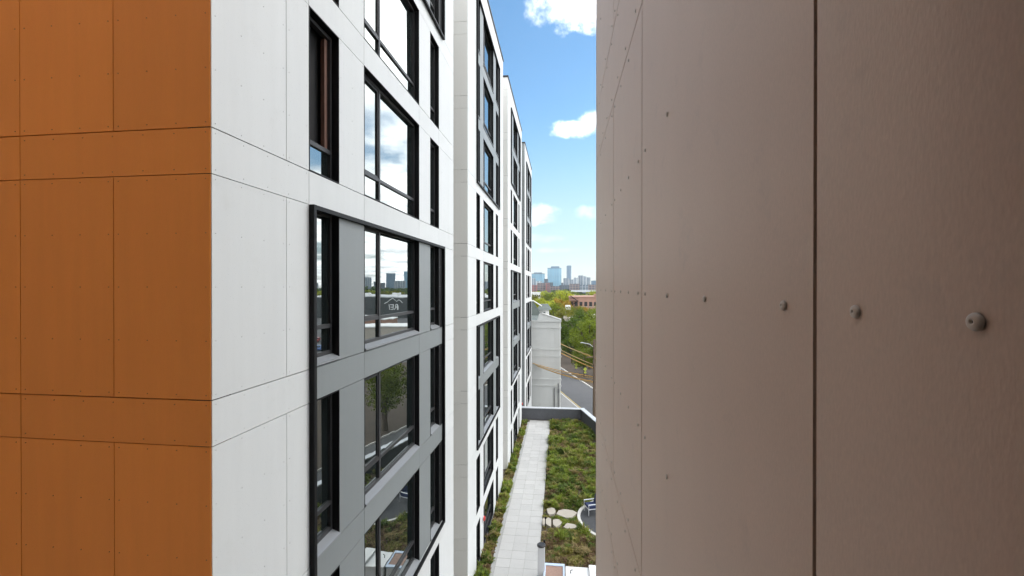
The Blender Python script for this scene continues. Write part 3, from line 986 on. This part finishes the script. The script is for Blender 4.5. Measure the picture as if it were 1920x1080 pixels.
for i, (n_, t_) in enumerate(((27.5, 84.0), (27.6, 79.0))):
    x, y = st(n_, t_)
    p = thing('road_sign', ('lime crossing sign under the wires, farther one', 'lime crossing sign under the wires, nearer one')[i], 'sign', (x, y, .13), 0, 'lime signs beside the street')
    place('sign_post', MB().tube([(0, 0, 0), (0, 0, 2.6)], .035, 6).mesh('sign_post', M_PIPE), p, (x, y, .13))
    place('sign_plate', MB().add([(0, -.05, 1.85), (.36, -.05, 2.25), (0, -.05, 2.65), (-.36, -.05, 2.25), (0, -.03, 1.85), (.36, -.03, 2.25), (0, -.03, 2.65), (-.36, -.03, 2.25)],
                                 [(0, 1, 2, 3), (7, 6, 5, 4), (0, 4, 5, 1), (1, 5, 6, 2), (2, 6, 7, 3), (3, 7, 4, 0)]).mesh('sign_plate', M_LIME), p, (x, y, .13))
    place('sign_plate', MB().box(-.22, .22, -.05, -.03, 1.5, 1.8).mesh('sign_plate', M_LIME), p, (x, y, .13))

# ------------------------------------------------------------------ cars
CAR = {}


def car_meshes():
    prof = [(-2.2, .35), (-2.25, .62), (-2.1, .85), (-1.75, .92), (-1.15, 1.38), (-.6, 1.46), (.35, 1.44), (1.05, .98), (1.95, .84), (2.2, .62), (2.2, .35)]
    secs = []
    for y, tap in ((-.86, 0.0), (-.80, 1.0), (.80, 1.0), (.86, 0.0)):
        row = []
        for (x, z) in prof:
            if tap == 0.0:
                zz = z if z <= .95 else .95 + (z - .95) * .0
                row.append((x * .985, y, min(zz, .93)))
            else:
                yy = y * (1 - 0.16 * max(0, (z - .95) / .5))
                row.append((x, yy, z))
        secs.append(row)
    n = len(prof)
    vs = [q for r_ in secs for q in r_]
    fs = []
    for i in range(3):
        for j in range(n - 1):
            fs.append((i * n + j, (i + 1) * n + j, (i + 1) * n + j + 1, i * n + j + 1))
        fs.append((i * n + n - 1, (i + 1) * n + n - 1, (i + 1) * n, i * n))
    fs.append(tuple(range(n)))
    fs.append(tuple(range(4 * n - 1, 3 * n - 1, -1)))
    body = MB().add(vs, fs)
    glass = []
    glass.append(MB().add([(1.0, -.70, 1.03), (1.0, .70, 1.03), (.42, .64, 1.42), (.42, -.64, 1.42)], [(0, 1, 2, 3)]))
    glass.append(MB().add([(-1.72, .70, .98), (-1.72, -.70, .98), (-1.2, -.64, 1.36), (-1.2, .64, 1.36)], [(0, 1, 2, 3)]))
    for s in (-1, 1):
        glass.append(MB().add([(-1.5, s * .815, .98), (.85, s * .815, .98), (.33, s * .70, 1.38), (-.98, s * .70, 1.36)], [(0, 1, 2, 3) if s < 0 else (3, 2, 1, 0)]))
    wh = MB().tube([(0, -.1, 0), (0, .1, 0)], .33, 16)
    rim = MB().tube([(0, -.105, 0), (0, .105, 0)], .19, 12)
    return body, glass, wh, rim


cb, cg, cw, cr = car_meshes()
CG = [g.mesh('car_window', M_FGLASS) for g in cg]
CW, CRM = cw.mesh('tyre', M_TYRE), cr.mesh('rim', M_COPE)
PAINT = {}


def car(x, y, rz, colname, col, label):
    if colname not in PAINT:
        PAINT[colname] = cb.mesh('body', mat('car_paint_' + colname, col, 0.3, spec=0.6))
    c = thing('parked_car', label, 'car', (x, y, 0.005), rz, 'parked cars')
    place('body', PAINT[colname], c, (x, y, 0.005), rz)
    for g in CG:
        place('car_window', g, c, (x, y, 0.005), rz)
    for (a, b) in ((-1.35, -.78), (-1.35, .78), (1.38, -.78), (1.38, .78)):
        q = Matrix.Rotation(rz, 4, 'Z') @ Vector((a, b, .33))
        tyre = place('wheel', CW, c, (x + q.x, y + q.y, .335), rz)
        place('rim', CRM, tyre, (x + q.x, y + q.y, .335), rz)


x, y = st(28.2 - 6.2, 121)
car(x, y, math.atan2(SD.y, SD.x), 'white', (.7, .7, .7), 'white car down the street beyond the house corner')
x, y = st(26, 127)
car(x, y, math.atan2(SD.y, SD.x), 'silver', (.4, .41, .42), 'silver car farther down the street beside the trees')
# parking lot mirrored in the near block's windows
cols = (('white', (.7, .7, .7)), ('black', (.02, .02, .022)), ('silver', (.4, .41, .42)), ('blue', (.05, .10, .25)), ('red', (.28, .03, .03)), ('grey', (.15, .155, .16)))
car_n = 0
for r_, (bx, by) in enumerate(((46, 118), (54, 136), (62, 156), (72, 182), (80, 205))):
    for i in range(7):
        if random.random() < .3:
            continue
        cn, cc = random.choice(cols)
        xx, yy = bx + i * 2.9, by - i * 1.1
        car_n += 1
        car(xx, yy, R(68 + (180 if random.random() < .5 else 0)), cn, cc, '%s car in the %s space of the %s row, mirrored parking lot' % (cn, ('first', 'second', 'third', 'fourth', 'fifth', 'sixth', 'seventh')[i], ('nearest', 'second', 'middle', 'fourth', 'farthest')[r_]))

# ------------------------------------------------------------------ store mirrored in the windows
sa = math.atan2(-16.0, 100.0)
sc_ = (91.0, 246.0)
s_ = thing('store_building', 'long charcoal store with white lettering, mirrored in the near window', 'building', (*sc_, 0), sa)
place('wall', MB().box(-62, 62, 0, 70, 0, 11.3).mesh('wall', M_STORE), s_, (*sc_, 0), sa)
place('roof', MB().box(-62.2, 62.2, -.2, 70.2, 11.3, 11.9).mesh('roof', M_MEMB), s_, (*sc_, 0), sa)
for i in range(9):
    place('roof_unit', MB().box(-55 + i * 13, -50 + i * 13, 12 + (i % 3) * 12, 17 + (i % 3) * 12, 11.9, 13.6).mesh('roof_unit', M_WPAINT), s_, (*sc_, 0), sa)
cu = bpy.data.curves.new('sign_lettering', 'FONT')
cu.body = 'REI'
cu.size = 4.6
cu.extrude = 0.12
cu.align_x = 'CENTER'
tmp = bpy.data.objects.new('tmp_text', cu)
COL.objects.link(tmp)
dg = bpy.context.evaluated_depsgraph_get()
tme = bpy.data.meshes.new_from_object(tmp.evaluated_get(dg))
bpy.data.objects.remove(tmp)
tme.materials.clear()
tme.materials.append(M_WSIGN)
tme.name = 'sign_lettering'
sg = place('sign_lettering', tme, s_, Matrix.Translation((*sc_, 0)) @ Matrix.Rotation(sa, 4, 'Z') @ Vector((5, -.18, 4.4)), rot=Matrix.Rotation(sa, 4, 'Z') @ Matrix.Rotation(R(90), 4, 'X'))
place('sign_peaks', MB().tube([(-.5, -.2, 8.4), (1.4, -.2, 10.2), (2.8, -.2, 9.0), (5.6, -.2, 10.9), (10.0, -.2, 7.8)], .20, 6).mesh('sign_peaks', M_WSIGN), s_, (*sc_, 0), sa)
for i, (x, y, wx, wy, hz) in enumerate(((58, 150, 26, 12, 4.2), (75, 172, 20, 9, 5.0), (38, 122, 14, 10, 4.0))):
    b = thing('shed', ('long low white roofed shed in the mirrored parking lot', 'smaller white roofed shed behind the long one', 'nearest white roofed shed in the mirrored lot')[i], 'building', (x, y, 0), sa)
    place('wall', MB().box(-wx / 2, wx / 2, -wy / 2, wy / 2, 0, hz).mesh('wall', (M_TANW, M_BRICKW, M_SIDING)[i]), b, (x, y, 0), sa)
    place('roof', MB().box(-wx / 2 - .3, wx / 2 + .3, -wy / 2 - .3, wy / 2 + .3, hz, hz + .35).mesh('roof', M_WPAINT), b, (x, y, 0), sa)

# ------------------------------------------------------------------ buildings in the middle distance
def wall_building(name, label, az0, az1, dist, top, m, depth=20, win=None, floors=3, roof=None, first=1.2, winm=None, cat='building', attic=0.0):
    """a plain block between two bearings, facing the camera, with real window openings' panes set proud"""
    x0, y0 = polar(az0, dist)
    x1, y1 = polar(az1, dist)
    L = math.hypot(x1 - x0, y1 - y0)
    rz = math.atan2(y1 - y0, x1 - x0)
    b = thing(name, label, cat, (x0, y0, 0), rz)
    place('wall', MB().box(0, L, 0, depth, 0, top).mesh('wall', m), b, (x0, y0, 0), rz)
    place('roof', MB().box(-.3, L + .3, -.3, depth + .3, top, top + .5).mesh('roof', roof or M_MEMB), b, (x0, y0, 0), rz)
    if win:
        n, fw, fh = win
        fl = (top - attic - first) / floors
        pm = MB().box(0, fw, -.06, .05, 0, fh).mesh('window', winm or M_GLASS)
        sm = MB().box(-.15, fw + .15, -.16, .05, -.22, 0).mesh('sill', M_TANW)
        for f in range(floors):
            for i in range(n):
                u = L * (i + .5) / n - fw / 2
                q = Matrix.Rotation(rz, 4, 'Z') @ Vector((u, 0, first + fl * f + (fl - fh) * .5))
                o = place('window', pm, b, (x0 + q.x, y0 + q.y, q.z), rz)
                place('sill', sm, o, (x0 + q.x, y0 + q.y, q.z), rz)
    return b, (x0, y0), rz, L


bb, bo, brz, bl = wall_building('brick_building', 'brown brick three storey building among the trees at the right', 0.95, 5.2, 200, 12.9, M_BRICKW, 24, (7, 1.3, 2.0), 4, first=-1.2, attic=1.3, roof=M_BRICKW, winm=mat('dark_window', (.02, .02, .022), .3))
place('parapet', MB().box(11.0, bl + .3, -.35, 10, 12.9, 14.4).mesh('parapet', M_BRICKW), bb, (*bo, 0), brz)
esc = MB()
for i in range(5):
    z0 = 2.2 + 2.3 * i
    esc.box(.3, 4.2, -1.3, -.1, z0, z0 + .12)
    a, b = ((.6, 3.9) if i % 2 else (3.9, .6))
    esc.tube([(a, -.8, z0), (b, -.8, z0 + 2.3)], .16, 6)
    esc.tube([(.3, -1.3, z0 + 1.0), (4.2, -1.3, z0 + 1.0)], .06, 6)
place('fire_escape', esc.mesh('fire_escape', M_BLACK), bb, (*bo, 0), brz)
x, y = polar(0.80, 165)
p = thing('billboard', 'small white sign board with dark lines in front of the brick building', 'sign', (x, y, 0))
place('sign_post', MB().box(-.12, .12, -.1, .1, 0, 8.0).mesh('sign_post', M_PIPE), p, (x, y, 0))
place('board', MB().box(-.95, .95, -.12, .12, 7.0, 11.0).mesh('board', M_WPAINT), p, (x, y, 0))
for q in range(3):
    place('dark_line', MB().box(-.8, .8, -.14, -.11, 8.1 + q, 8.35 + q).mesh('dark_line', M_BLACK), p, (x, y, 0))
wall_building('white_building', 'long low white building with small windows left of the yellow green trees', -6.5, -2.75, 330, 13.0, M_WPAINT, 20, (16, 1.0, 1.4), 3)
wall_building('tan_building', 'flat roofed tan building half hidden behind the dark green trees', 3.75, 6.0, 128, 8.8, M_BRICKW, 12, (3, 1.2, 1.6), 2, roof=M_TANW)
wall_building('cream_house', 'small cream house showing between the trees above the street', 0.35, 1.35, 146, 7.3, M_TANW, 9, (2, .9, 1.4), 2, roof=M_TANW)
# elevated road
x0, y0 = polar(1.2, 620)
x1, y1 = polar(9, 620)
v = thing('viaduct', 'pale elevated road deck beyond the brick building', 'viaduct', (x0, y0, 0))
L = math.hypot(x1 - x0, y1 - y0)
rz = math.atan2(y1 - y0, x1 - x0)
place('deck', MB().box(0, L, 0, 12, 10.5, 12.6).mesh('deck', M_COPE), v, (x0, y0, 0), rz)
pm = MB().box(-.9, .9, 2, 10, 0, 10.5).mesh('pier', M_KERB)
for i in range(4):
    q = Matrix.Rotation(rz, 4, 'Z') @ Vector((6 + i * 22, 0, 0))
    place('pier', pm, v, (x0 + q.x, y0 + q.y, 0), rz)

# ------------------------------------------------------------------ skyline
def tower_mat(name, wall, glass, fx, fz, rough=0.25, mx_=0.12):
    m = bpy.data.materials.new(name)
    m.use_nodes = True
    t = NT(m.node_tree)
    b = m.node_tree.nodes['Principled BSDF']
    tcn = t.n('ShaderNodeTexCoord')
    mp = t.n('ShaderNodeMapping', {0: tcn.outputs['Object']})
    sp = t.n('ShaderNodeSeparateXYZ', {0: mp})
    hx = t.m('ADD', sp.outputs[0], sp.outputs[1])
    gx = t.m('LESS_THAN', t.m('FRACT', t.m('DIVIDE', hx, fx)), 0.22)
    gz = t.m('LESS_THAN', t.m('FRACT', t.m('DIVIDE', sp.outputs[2], fz)), 0.30)
    g = t.m('MAXIMUM', gx, gz)
    nzv = t.n('ShaderNodeTexNoise', {'Vector': mp, 'Scale': 0.03, 'Detail': 2.0})
    gcol = t.n('ShaderNodeHueSaturation', {'Color': (*glass, 1), 'Value': t.m('ADD', 0.6, t.m('MULTIPLY', nzv.outputs[0], 0.8))})
    cm = t.n('ShaderNodeMix', {0: g, 6: gcol.outputs[0], 7: (*wall, 1)}, data_type='RGBA')
    t.put(b.inputs['Base Color'], cm.outputs[2])
    b.inputs['Roughness'].default_value = rough
    b.inputs['Metallic'].default_value = mx_
    return m


T_BLUE = tower_mat('blue_glass_tower', (.20, .32, .40), (.10, .24, .36), 6, 4.2)
T_TEAL = tower_mat('teal_glass_tower', (.20, .34, .42), (.14, .30, .42), 8, 4.2)
T_STEEL = tower_mat('steel_blue_tower', (.13, .20, .27), (.075, .135, .20), 5, 4.5, .35)
T_GREY = tower_mat('grey_concrete_tower', (.34, .37, .40), (.09, .13, .17), 7, 3.6, .6, 0)
T_WHITE = tower_mat('white_concrete_tower', (.50, .53, .55), (.13, .18, .23), 9, 3.6, .6, 0)
T_BRICK = tower_mat('red_brick_block', (.30, .11, .10), (.10, .09, .10), 7, 4.0, .8, 0)
T_BROWN = tower_mat('brown_brick_block', (.27, .20, .18), (.09, .10, .12), 6, 3.8, .8, 0)
T_DARK = tower_mat('dark_office_block', (.10, .12, .14), (.05, .07, .09), 6, 4.0, .5, 0)


def tower(name, label, a0, a1, dist, top_px, m, depth=40, cuts=None, pent=None):
    """a0,a1: bearing of its sides; top_px: height given as tangent of the elevation times 830"""
    x0, y0 = polar(a0, dist)
    x1, y1 = polar(a1, dist)
    L = math.hypot(x1 - x0, y1 - y0)
    rz = math.atan2(y1 - y0, x1 - x0)
    top = EYE + top_px / 830 * dist
    b = thing(name, label, 'building', (x0, y0, 0), rz)
    if cuts:   # outline of the footprint as fractions
        poly = [(L * u, depth * v_) for u, v_ in cuts]
    else:
        poly = [(0, 0), (L, 0), (L, depth), (0, depth)]
    place('wall', MB().prism(poly, 0, top).mesh('wall', m), b, (x0, y0, 0), rz)
    place('roof_edge', MB().prism([(p_[0], p_[1]) for p_ in poly], top, top + 2.0).mesh('roof_edge', T_DARK if pent else m), b, (x0, y0, 0), rz)
    if pent:
        place('penthouse', MB().box(L * pent[0], L * pent[1], depth * .2, depth * .8, top + 2, top + 2 + pent[2] / 830 * dist).mesh('penthouse', T_STEEL), b, (x0, y0, 0), rz)
    return b


oct_ = [(0, .15), (.12, 0), (.82, 0), (1, .2), (1, 1), (0, 1)]
rnd_ = [(.5 - .5 * math.cos(t), .5 - .5 * math.sin(t)) for t in np.linspace(0, 6.283185, 17)[:-1]]
tower('glass_tower', 'broad blue glass block at the left of the skyline', -3.92, -2.15, 1500, 23.5, T_TEAL, 45, oct_, (.2, .8, 2))
tower('glass_tower', 'tall wide blue glass tower in the middle of the skyline', -1.82, -0.02, 1600, 34, T_TEAL, 45, oct_, (.25, .85, 3))
tower('slender_tower', 'slender rounded dark blue tower right of the wide glass tower', 0.62, 1.24, 2300, 38.5, T_STEEL, 26, rnd_)
for i, (a0, a1, d_, tp, m, lb) in enumerate((
        (-4.6, -3.35, 1250, 14.5, T_GREY, 'dark topped grey block at the left end of the skyline'),
        (-3.3, -2.5, 1200, 9, T_WHITE, 'low pale block in front of the broad glass block'),
        (-2.25, -1.75, 1300, 13, T_DARK, 'dark slab between the two glass blocks'),
        (-1.9, -1.1, 1150, 6.5, T_DARK, 'dark low block before the wide glass tower'),
        (0.20, 0.95, 1300, 14.5, T_GREY, 'grey block just left of the slender tower foot'),
        (0.95, 1.5, 1250, 12, T_GREY, 'grey block hiding the slender tower foot'),
        (1.5, 2.05, 1350, 15.5, T_WHITE, 'pale block right of the slender tower'),
        (2.1, 2.75, 1400, 19.5, T_GREY, 'tallest grey slab right of the slender tower'),
        (2.7, 3.2, 1350, 18, T_WHITE, 'white slab in the group at the right of the skyline'),
        (3.15, 3.65, 1300, 16, T_GREY, 'grey block at the right end of the pale group'),
        (3.75, 4.9, 1500, 10, T_STEEL, 'blue grey block beside the taupe wall edge'),
        (-0.05, 0.25, 1500, 6, T_DARK, 'small dark block in the gap of the skyline'))):
    tower('office_block', lb, a0, a1, d_, tp, m, 30)
for i, (a0, a1, d_, tp, m, lb) in enumerate((
        (-4.6, -3.1, 900, 1.0, T_BRICK, 'long red brick block at the left below the glass towers'),
        (-3.15, -2.0, 980, 5.5, T_BROWN, 'brown block with dark roof below the glass towers'),
        (-2.0, -1.55, 950, 4.5, T_BRICK, 'narrow red brick block below the glass towers'),
        (-1.5, -0.2, 1000, -0.5, T_BROWN, 'low brown block before the wide glass tower'),
        (-0.3, 1.0, 1050, 1.5, T_DARK, 'low dark block between the towers'),
        (1.0, 2.3, 950, 3.5, T_BROWN, 'low brown block under the pale slabs'),
        (2.2, 3.6, 1000, 1.5, T_GREY, 'low grey block under the pale slabs'),
        (3.4, 5.0, 900, 2.0, T_BROWN, 'low brown block beside the taupe wall edge'))):
    tower('city_block', lb, a0, a1, d_, tp, m, 30)
# the part of the city that the windows mirror
for i, (a0, a1, d_, tp, m) in enumerate(((22.6, 23.6, 1800, 23, T_STEEL), (20.6, 21.5, 1800, 27, T_BLUE), (25.4, 26.4, 1700, 13, T_GREY), (23.7, 25.2, 1600, 6, T_DARK), (18, 20.4, 1600, 7, T_GREY),
                                         (16, 17.6, 1500, 9, T_GREY), (27, 29, 1500, 7, T_BROWN), (21.3, 22.7, 1500, 9, T_GREY), (29.5, 31, 1700, 14, T_STEEL), (31.5, 34, 1500, 6, T_GREY), (9, 11, 1400, 9, T_GREY), (12, 13.3, 1700, 14, T_TEAL))):
    tower('mirrored_tower', ('tallest but one tower mirrored in the near window', 'tallest tower mirrored in the near window', 'third tower mirrored in the narrow light', 'dark low block mirrored beside the towers', 'wide low block mirrored at the window edge',
                             'block mirrored in the narrow far window', 'brown block mirrored in the panes', 'grey block between the mirrored towers', 'tower mirrored in the narrow near window', 'wide low block mirrored in the narrow near window',
                             'low block mirrored in the second block windows', 'glass tower mirrored in the second block windows')[i], a0, a1, d_, tp, m, 30)

# ------------------------------------------------------------------ trees
def leaf_cloud(n_clump, n_leaf, size, seed, flat=0.85, shell=0.55):
    g = np.random.default_rng(seed)
    d = g.normal(size=(n_clump, 3))
    d /= np.linalg.norm(d, axis=1)[:, None]
    rad = shell + (1 - shell) * g.random(n_clump) ** 0.7
    c = d * rad[:, None] * 0.80
    c[:, 2] *= flat
    cs = 0.16 + 0.17 * g.random(n_clump)
    P = []
    for i in range(n_clump):
        q = g.normal(size=(n_leaf, 3))
        q /= np.linalg.norm(q, axis=1)[:, None]
        q *= (0.35 + 0.65 * g.random(n_leaf) ** .5)[:, None] * cs[i]
        q[:, 2] *= 0.75
        P.append(c[i] + q)
    P = np.concatenate(P)
    N = len(P)
    a = g.normal(size=(N, 3))
    a /= np.linalg.norm(a, axis=1)[:, None]
    b = np.cross(a, g.normal(size=(N, 3)))
    b /= np.linalg.norm(b, axis=1)[:, None]
    s = size * (0.6 + 0.8 * g.random(N))[:, None]
    V4 = np.stack([P - a * s, P + b * s * .6, P + a * s, P - b * s * .6], axis=1).reshape(-1, 3)
    F4 = np.arange(4 * N).reshape(-1, 4)
    return V4, F4


def np_mesh(name, V4, F4, m):
    me = bpy.data.meshes.new(name)
    me.vertices.add(len(V4))
    me.vertices.foreach_set('co', V4.astype(np.float32).ravel())
    me.loops.add(F4.size)
    me.loops.foreach_set('vertex_index', F4.astype(np.int32).ravel())
    me.polygons.add(len(F4))
    me.polygons.foreach_set('loop_start', np.arange(0, F4.size, 4, dtype=np.int32))
    me.update(calc_edges=True)
    me.validate()
    me.materials.append(m)
    return me


CROWN = {}


def crown_mesh(var, m, far):
    key = (var, m.name, far)
    if key not in CROWN:
        if far:
            V4, F4 = leaf_cloud(46, 26, 0.075, var, 0.9)
        else:
            V4, F4 = leaf_cloud(95, 62, 0.034, var + 50, 0.9)
        CROWN[key] = np_mesh('crown', V4, F4, m)
    return CROWN[key]


tk = MB().tube([(0, 0, -.02), (.01, 0, .30), (0, .01, .62)], [.040, .030, .016], 8)
for i in range(6):
    t = i * 1.05
    tk.tube([(0.005, 0, .28 + .04 * i), (.16 * math.cos(t), .16 * math.sin(t), .50 + .05 * i), (.27 * math.cos(t), .27 * math.sin(t), .66 + .04 * i)], [.018, .012, .004], 5)
TRUNK = tk.mesh('trunk', M_BARK)


def tree(x, y, h, rx, m, label, far=False, group='trees beyond the street', z=0.0, var=None):
    t = thing('tree', label, 'tree', (x, y, z), random.uniform(0, 6.28), group)
    rz = random.uniform(0, 6.28)
    place('trunk', TRUNK, t, (x, y, z), rz, scale=(h * .9, h * .9, h))
    v_ = var if var is not None else random.randrange(4)
    place('crown', crown_mesh(v_, m, far), t, (x, y, z + h * .58), rz, scale=(rx, rx, h * .46))


def ptree(az, dist, h, rx, m, label, far=False, z=0.0, group='trees beyond the street'):
    x, y = polar(az, dist)
    tree(x, y, h, rx, m, label, far, group, z)


# street side trees, nearest first
ptree(3.5, 97, 11.8, 4.6, L_GREEN, 'large leafy green tree behind the orange wires, nearest the street')
ptree(2.9, 89, 6.2, 3.2, L_GREEN, 'low spreading green tree just behind the upper orange wires')
ptree(4.7, 90, 6.8, 3.0, L_DARK, 'low dark tree behind the utility pole')
ptree(1.3, 104, 6.5, 3.2, L_DARK, 'low dark tree over the street right of the grey house')
ptree(1.9, 112, 11.0, 4.0, L_DARK, 'dark green tree left of the large leafy one, above the street')
ptree(0.7, 118, 10.0, 3.6, L_DARK, 'dark tree beside the grey house corner')
ptree(4.6, 118, 13.0, 4.6, L_GREEN, 'green tree close to the taupe wall edge, above the wires')
ptree(2.7, 128, 12.0, 4.4, L_DARK, 'dark green tree behind the large leafy one')
ptree(0.4, 150, 12.0, 4.6, L_OLIVE, 'olive tree showing above the corner of the grey house')
ptree(1.9, 160, 11.6, 4.4, L_GREEN, 'mid green tree in front of the brick building')
ptree(2.6, 172, 11.4, 3.4, L_GOLD, 'golden yellow tree in front of the brick building')
ptree(3.9, 150, 11.6, 4.6, L_GREEN, 'round green tree in front of the right half of the brick building')
ptree(5.0, 160, 12.4, 4.4, L_OLIVE, 'olive green tree beside the taupe wall edge')
ptree(1.1, 178, 10.8, 3.4, L_OLIVE, 'small olive tree below the white sign board')
ptree(-0.7, 170, 12.4, 5.0, L_GREEN, 'green tree above the dormer roof')
ptree(-1.6, 185, 12.6, 5.0, L_LIME, 'yellow green tree just right of the slate gable')
ptree(0.2, 215, 17.0, 6.2, L_LIME, 'tallest yellow green tree standing in front of the wide glass tower')
ptree(-0.5, 205, 13.6, 4.4, L_GOLD, 'orange tinted tree left of the white sign board')
ptree(-2.6, 210, 13.6, 5.5, L_LIME, 'yellow green tree above the slate roof ridge')
ptree(-3.6, 225, 13.0, 5.4, L_OLIVE, 'olive tree next to the farthest white block')
ptree(-1.5, 260, 15.4, 6.0, L_GREEN, 'green tree left of the tallest yellow green tree')
ptree(1.0, 235, 15.4, 4.8, L_LIME, 'yellow green tree right of the tallest one, behind the brick building')
ptree(0.6, 196, 12.5, 3.6, L_GOLD, 'golden tree at the left corner of the brick building')
ptree(2.4, 270, 14.0, 5.0, L_LIME, 'yellow green tree rising behind the brick roof')
ptree(4.0, 290, 16.8, 6.0, L_LIME, 'bright yellow green tree behind the brick roof, beside the taupe wall edge')
random.seed(21)
pal = [L_LIME, L_GREEN, L_OLIVE, L_GREEN, L_LIME, L_DARK]
for i in range(46):
    az = random.uniform(-4.6, 5.4)
    ds = random.uniform(300, 800)
    ptree(az, ds, random.uniform(11, 14.5) * (1.0 if ds < 500 else .95), random.uniform(5, 8), random.choice(pal), 'small far tree in the green belt below the skyline', True, group='far trees below the skyline')
for i in range(60):
    az = random.uniform(7, 36)
    ds = random.uniform(330, 640)
    ptree(az, ds, random.uniform(11, 16), random.uniform(6, 10), random.choice(pal), 'far tree mirrored in the windows below the skyline', True, group='trees mirrored in the windows')
# street trees beside the parapet, mirrored in the lower panes
for i, t_ in enumerate((-18, -6, 6, 18, 30, 46, 58)):
    x, y = st(28.6, t_)
    tree(x, y, random.uniform(8, 10.5), 3.4, random.choice((L_GREEN, L_OLIVE, L_DARK)), 'street tree across the road from the roof garden, mirrored in the panes', False, 'street trees across the road')
# shrub at the foot of the grey house
x, y = st(19.6, 71)
sh = thing('shrub', 'small dark shrub on the pavement beside the grey house corner', 'shrub', (x, y, .13))
place('crown', crown_mesh(2, L_DARK, True), sh, (x, y, .85), 0, scale=(1.0, 1.0, .9))
place('stem', MB().tube([(0, 0, 0), (0, 0, .6)], .05, 6).mesh('stem', M_BARK), sh, (x, y, .13))
# distant wood and hills closing the horizon
mbs = []
g = np.random.default_rng(3)
V4s, F4s, off = [], [], 0
for i in range(420):
    az = g.uniform(-8, 45)
    ds = g.uniform(820, 2600)
    x, y = polar(az, ds)
    Va, Fa = leaf_cloud(9, 9, 0.30, int(i % 9) + 200, 0.8)
    s = g.uniform(7, 13)
    Va = Va * np.array([s * 1.6, s * 1.6, s * .75]) + np.array([x, y, s * .6])
    V4s.append(Va)
    F4s.append(Fa + off)
    off += len(Va)
place('distant_wood', np_mesh('distant_wood', np.concatenate(V4s), np.concatenate(F4s), L_DARK), kind='stuff', label='far wooded belt under the skyline', category='trees')

# ------------------------------------------------------------------ the air
hm = bpy.data.materials.new('haze')
hm.use_nodes = True
hm.node_tree.nodes.clear()
t = NT(hm.node_tree)
pvn = t.n('ShaderNodeVolumePrincipled', {'Color': (0.80, 0.90, 1.0, 1), 'Density': 0.00008, 'Anisotropy': 0.2})
on = t.n('ShaderNodeOutputMaterial')
hm.node_tree.links.new(pvn.outputs[0], on.inputs['Volume'])
place('haze', MB().box(-2950, 2950, -650, 3000, -1.02, 140).mesh('haze', hm), kind='stuff', label='thin pale blue haze over the city', category='haze')
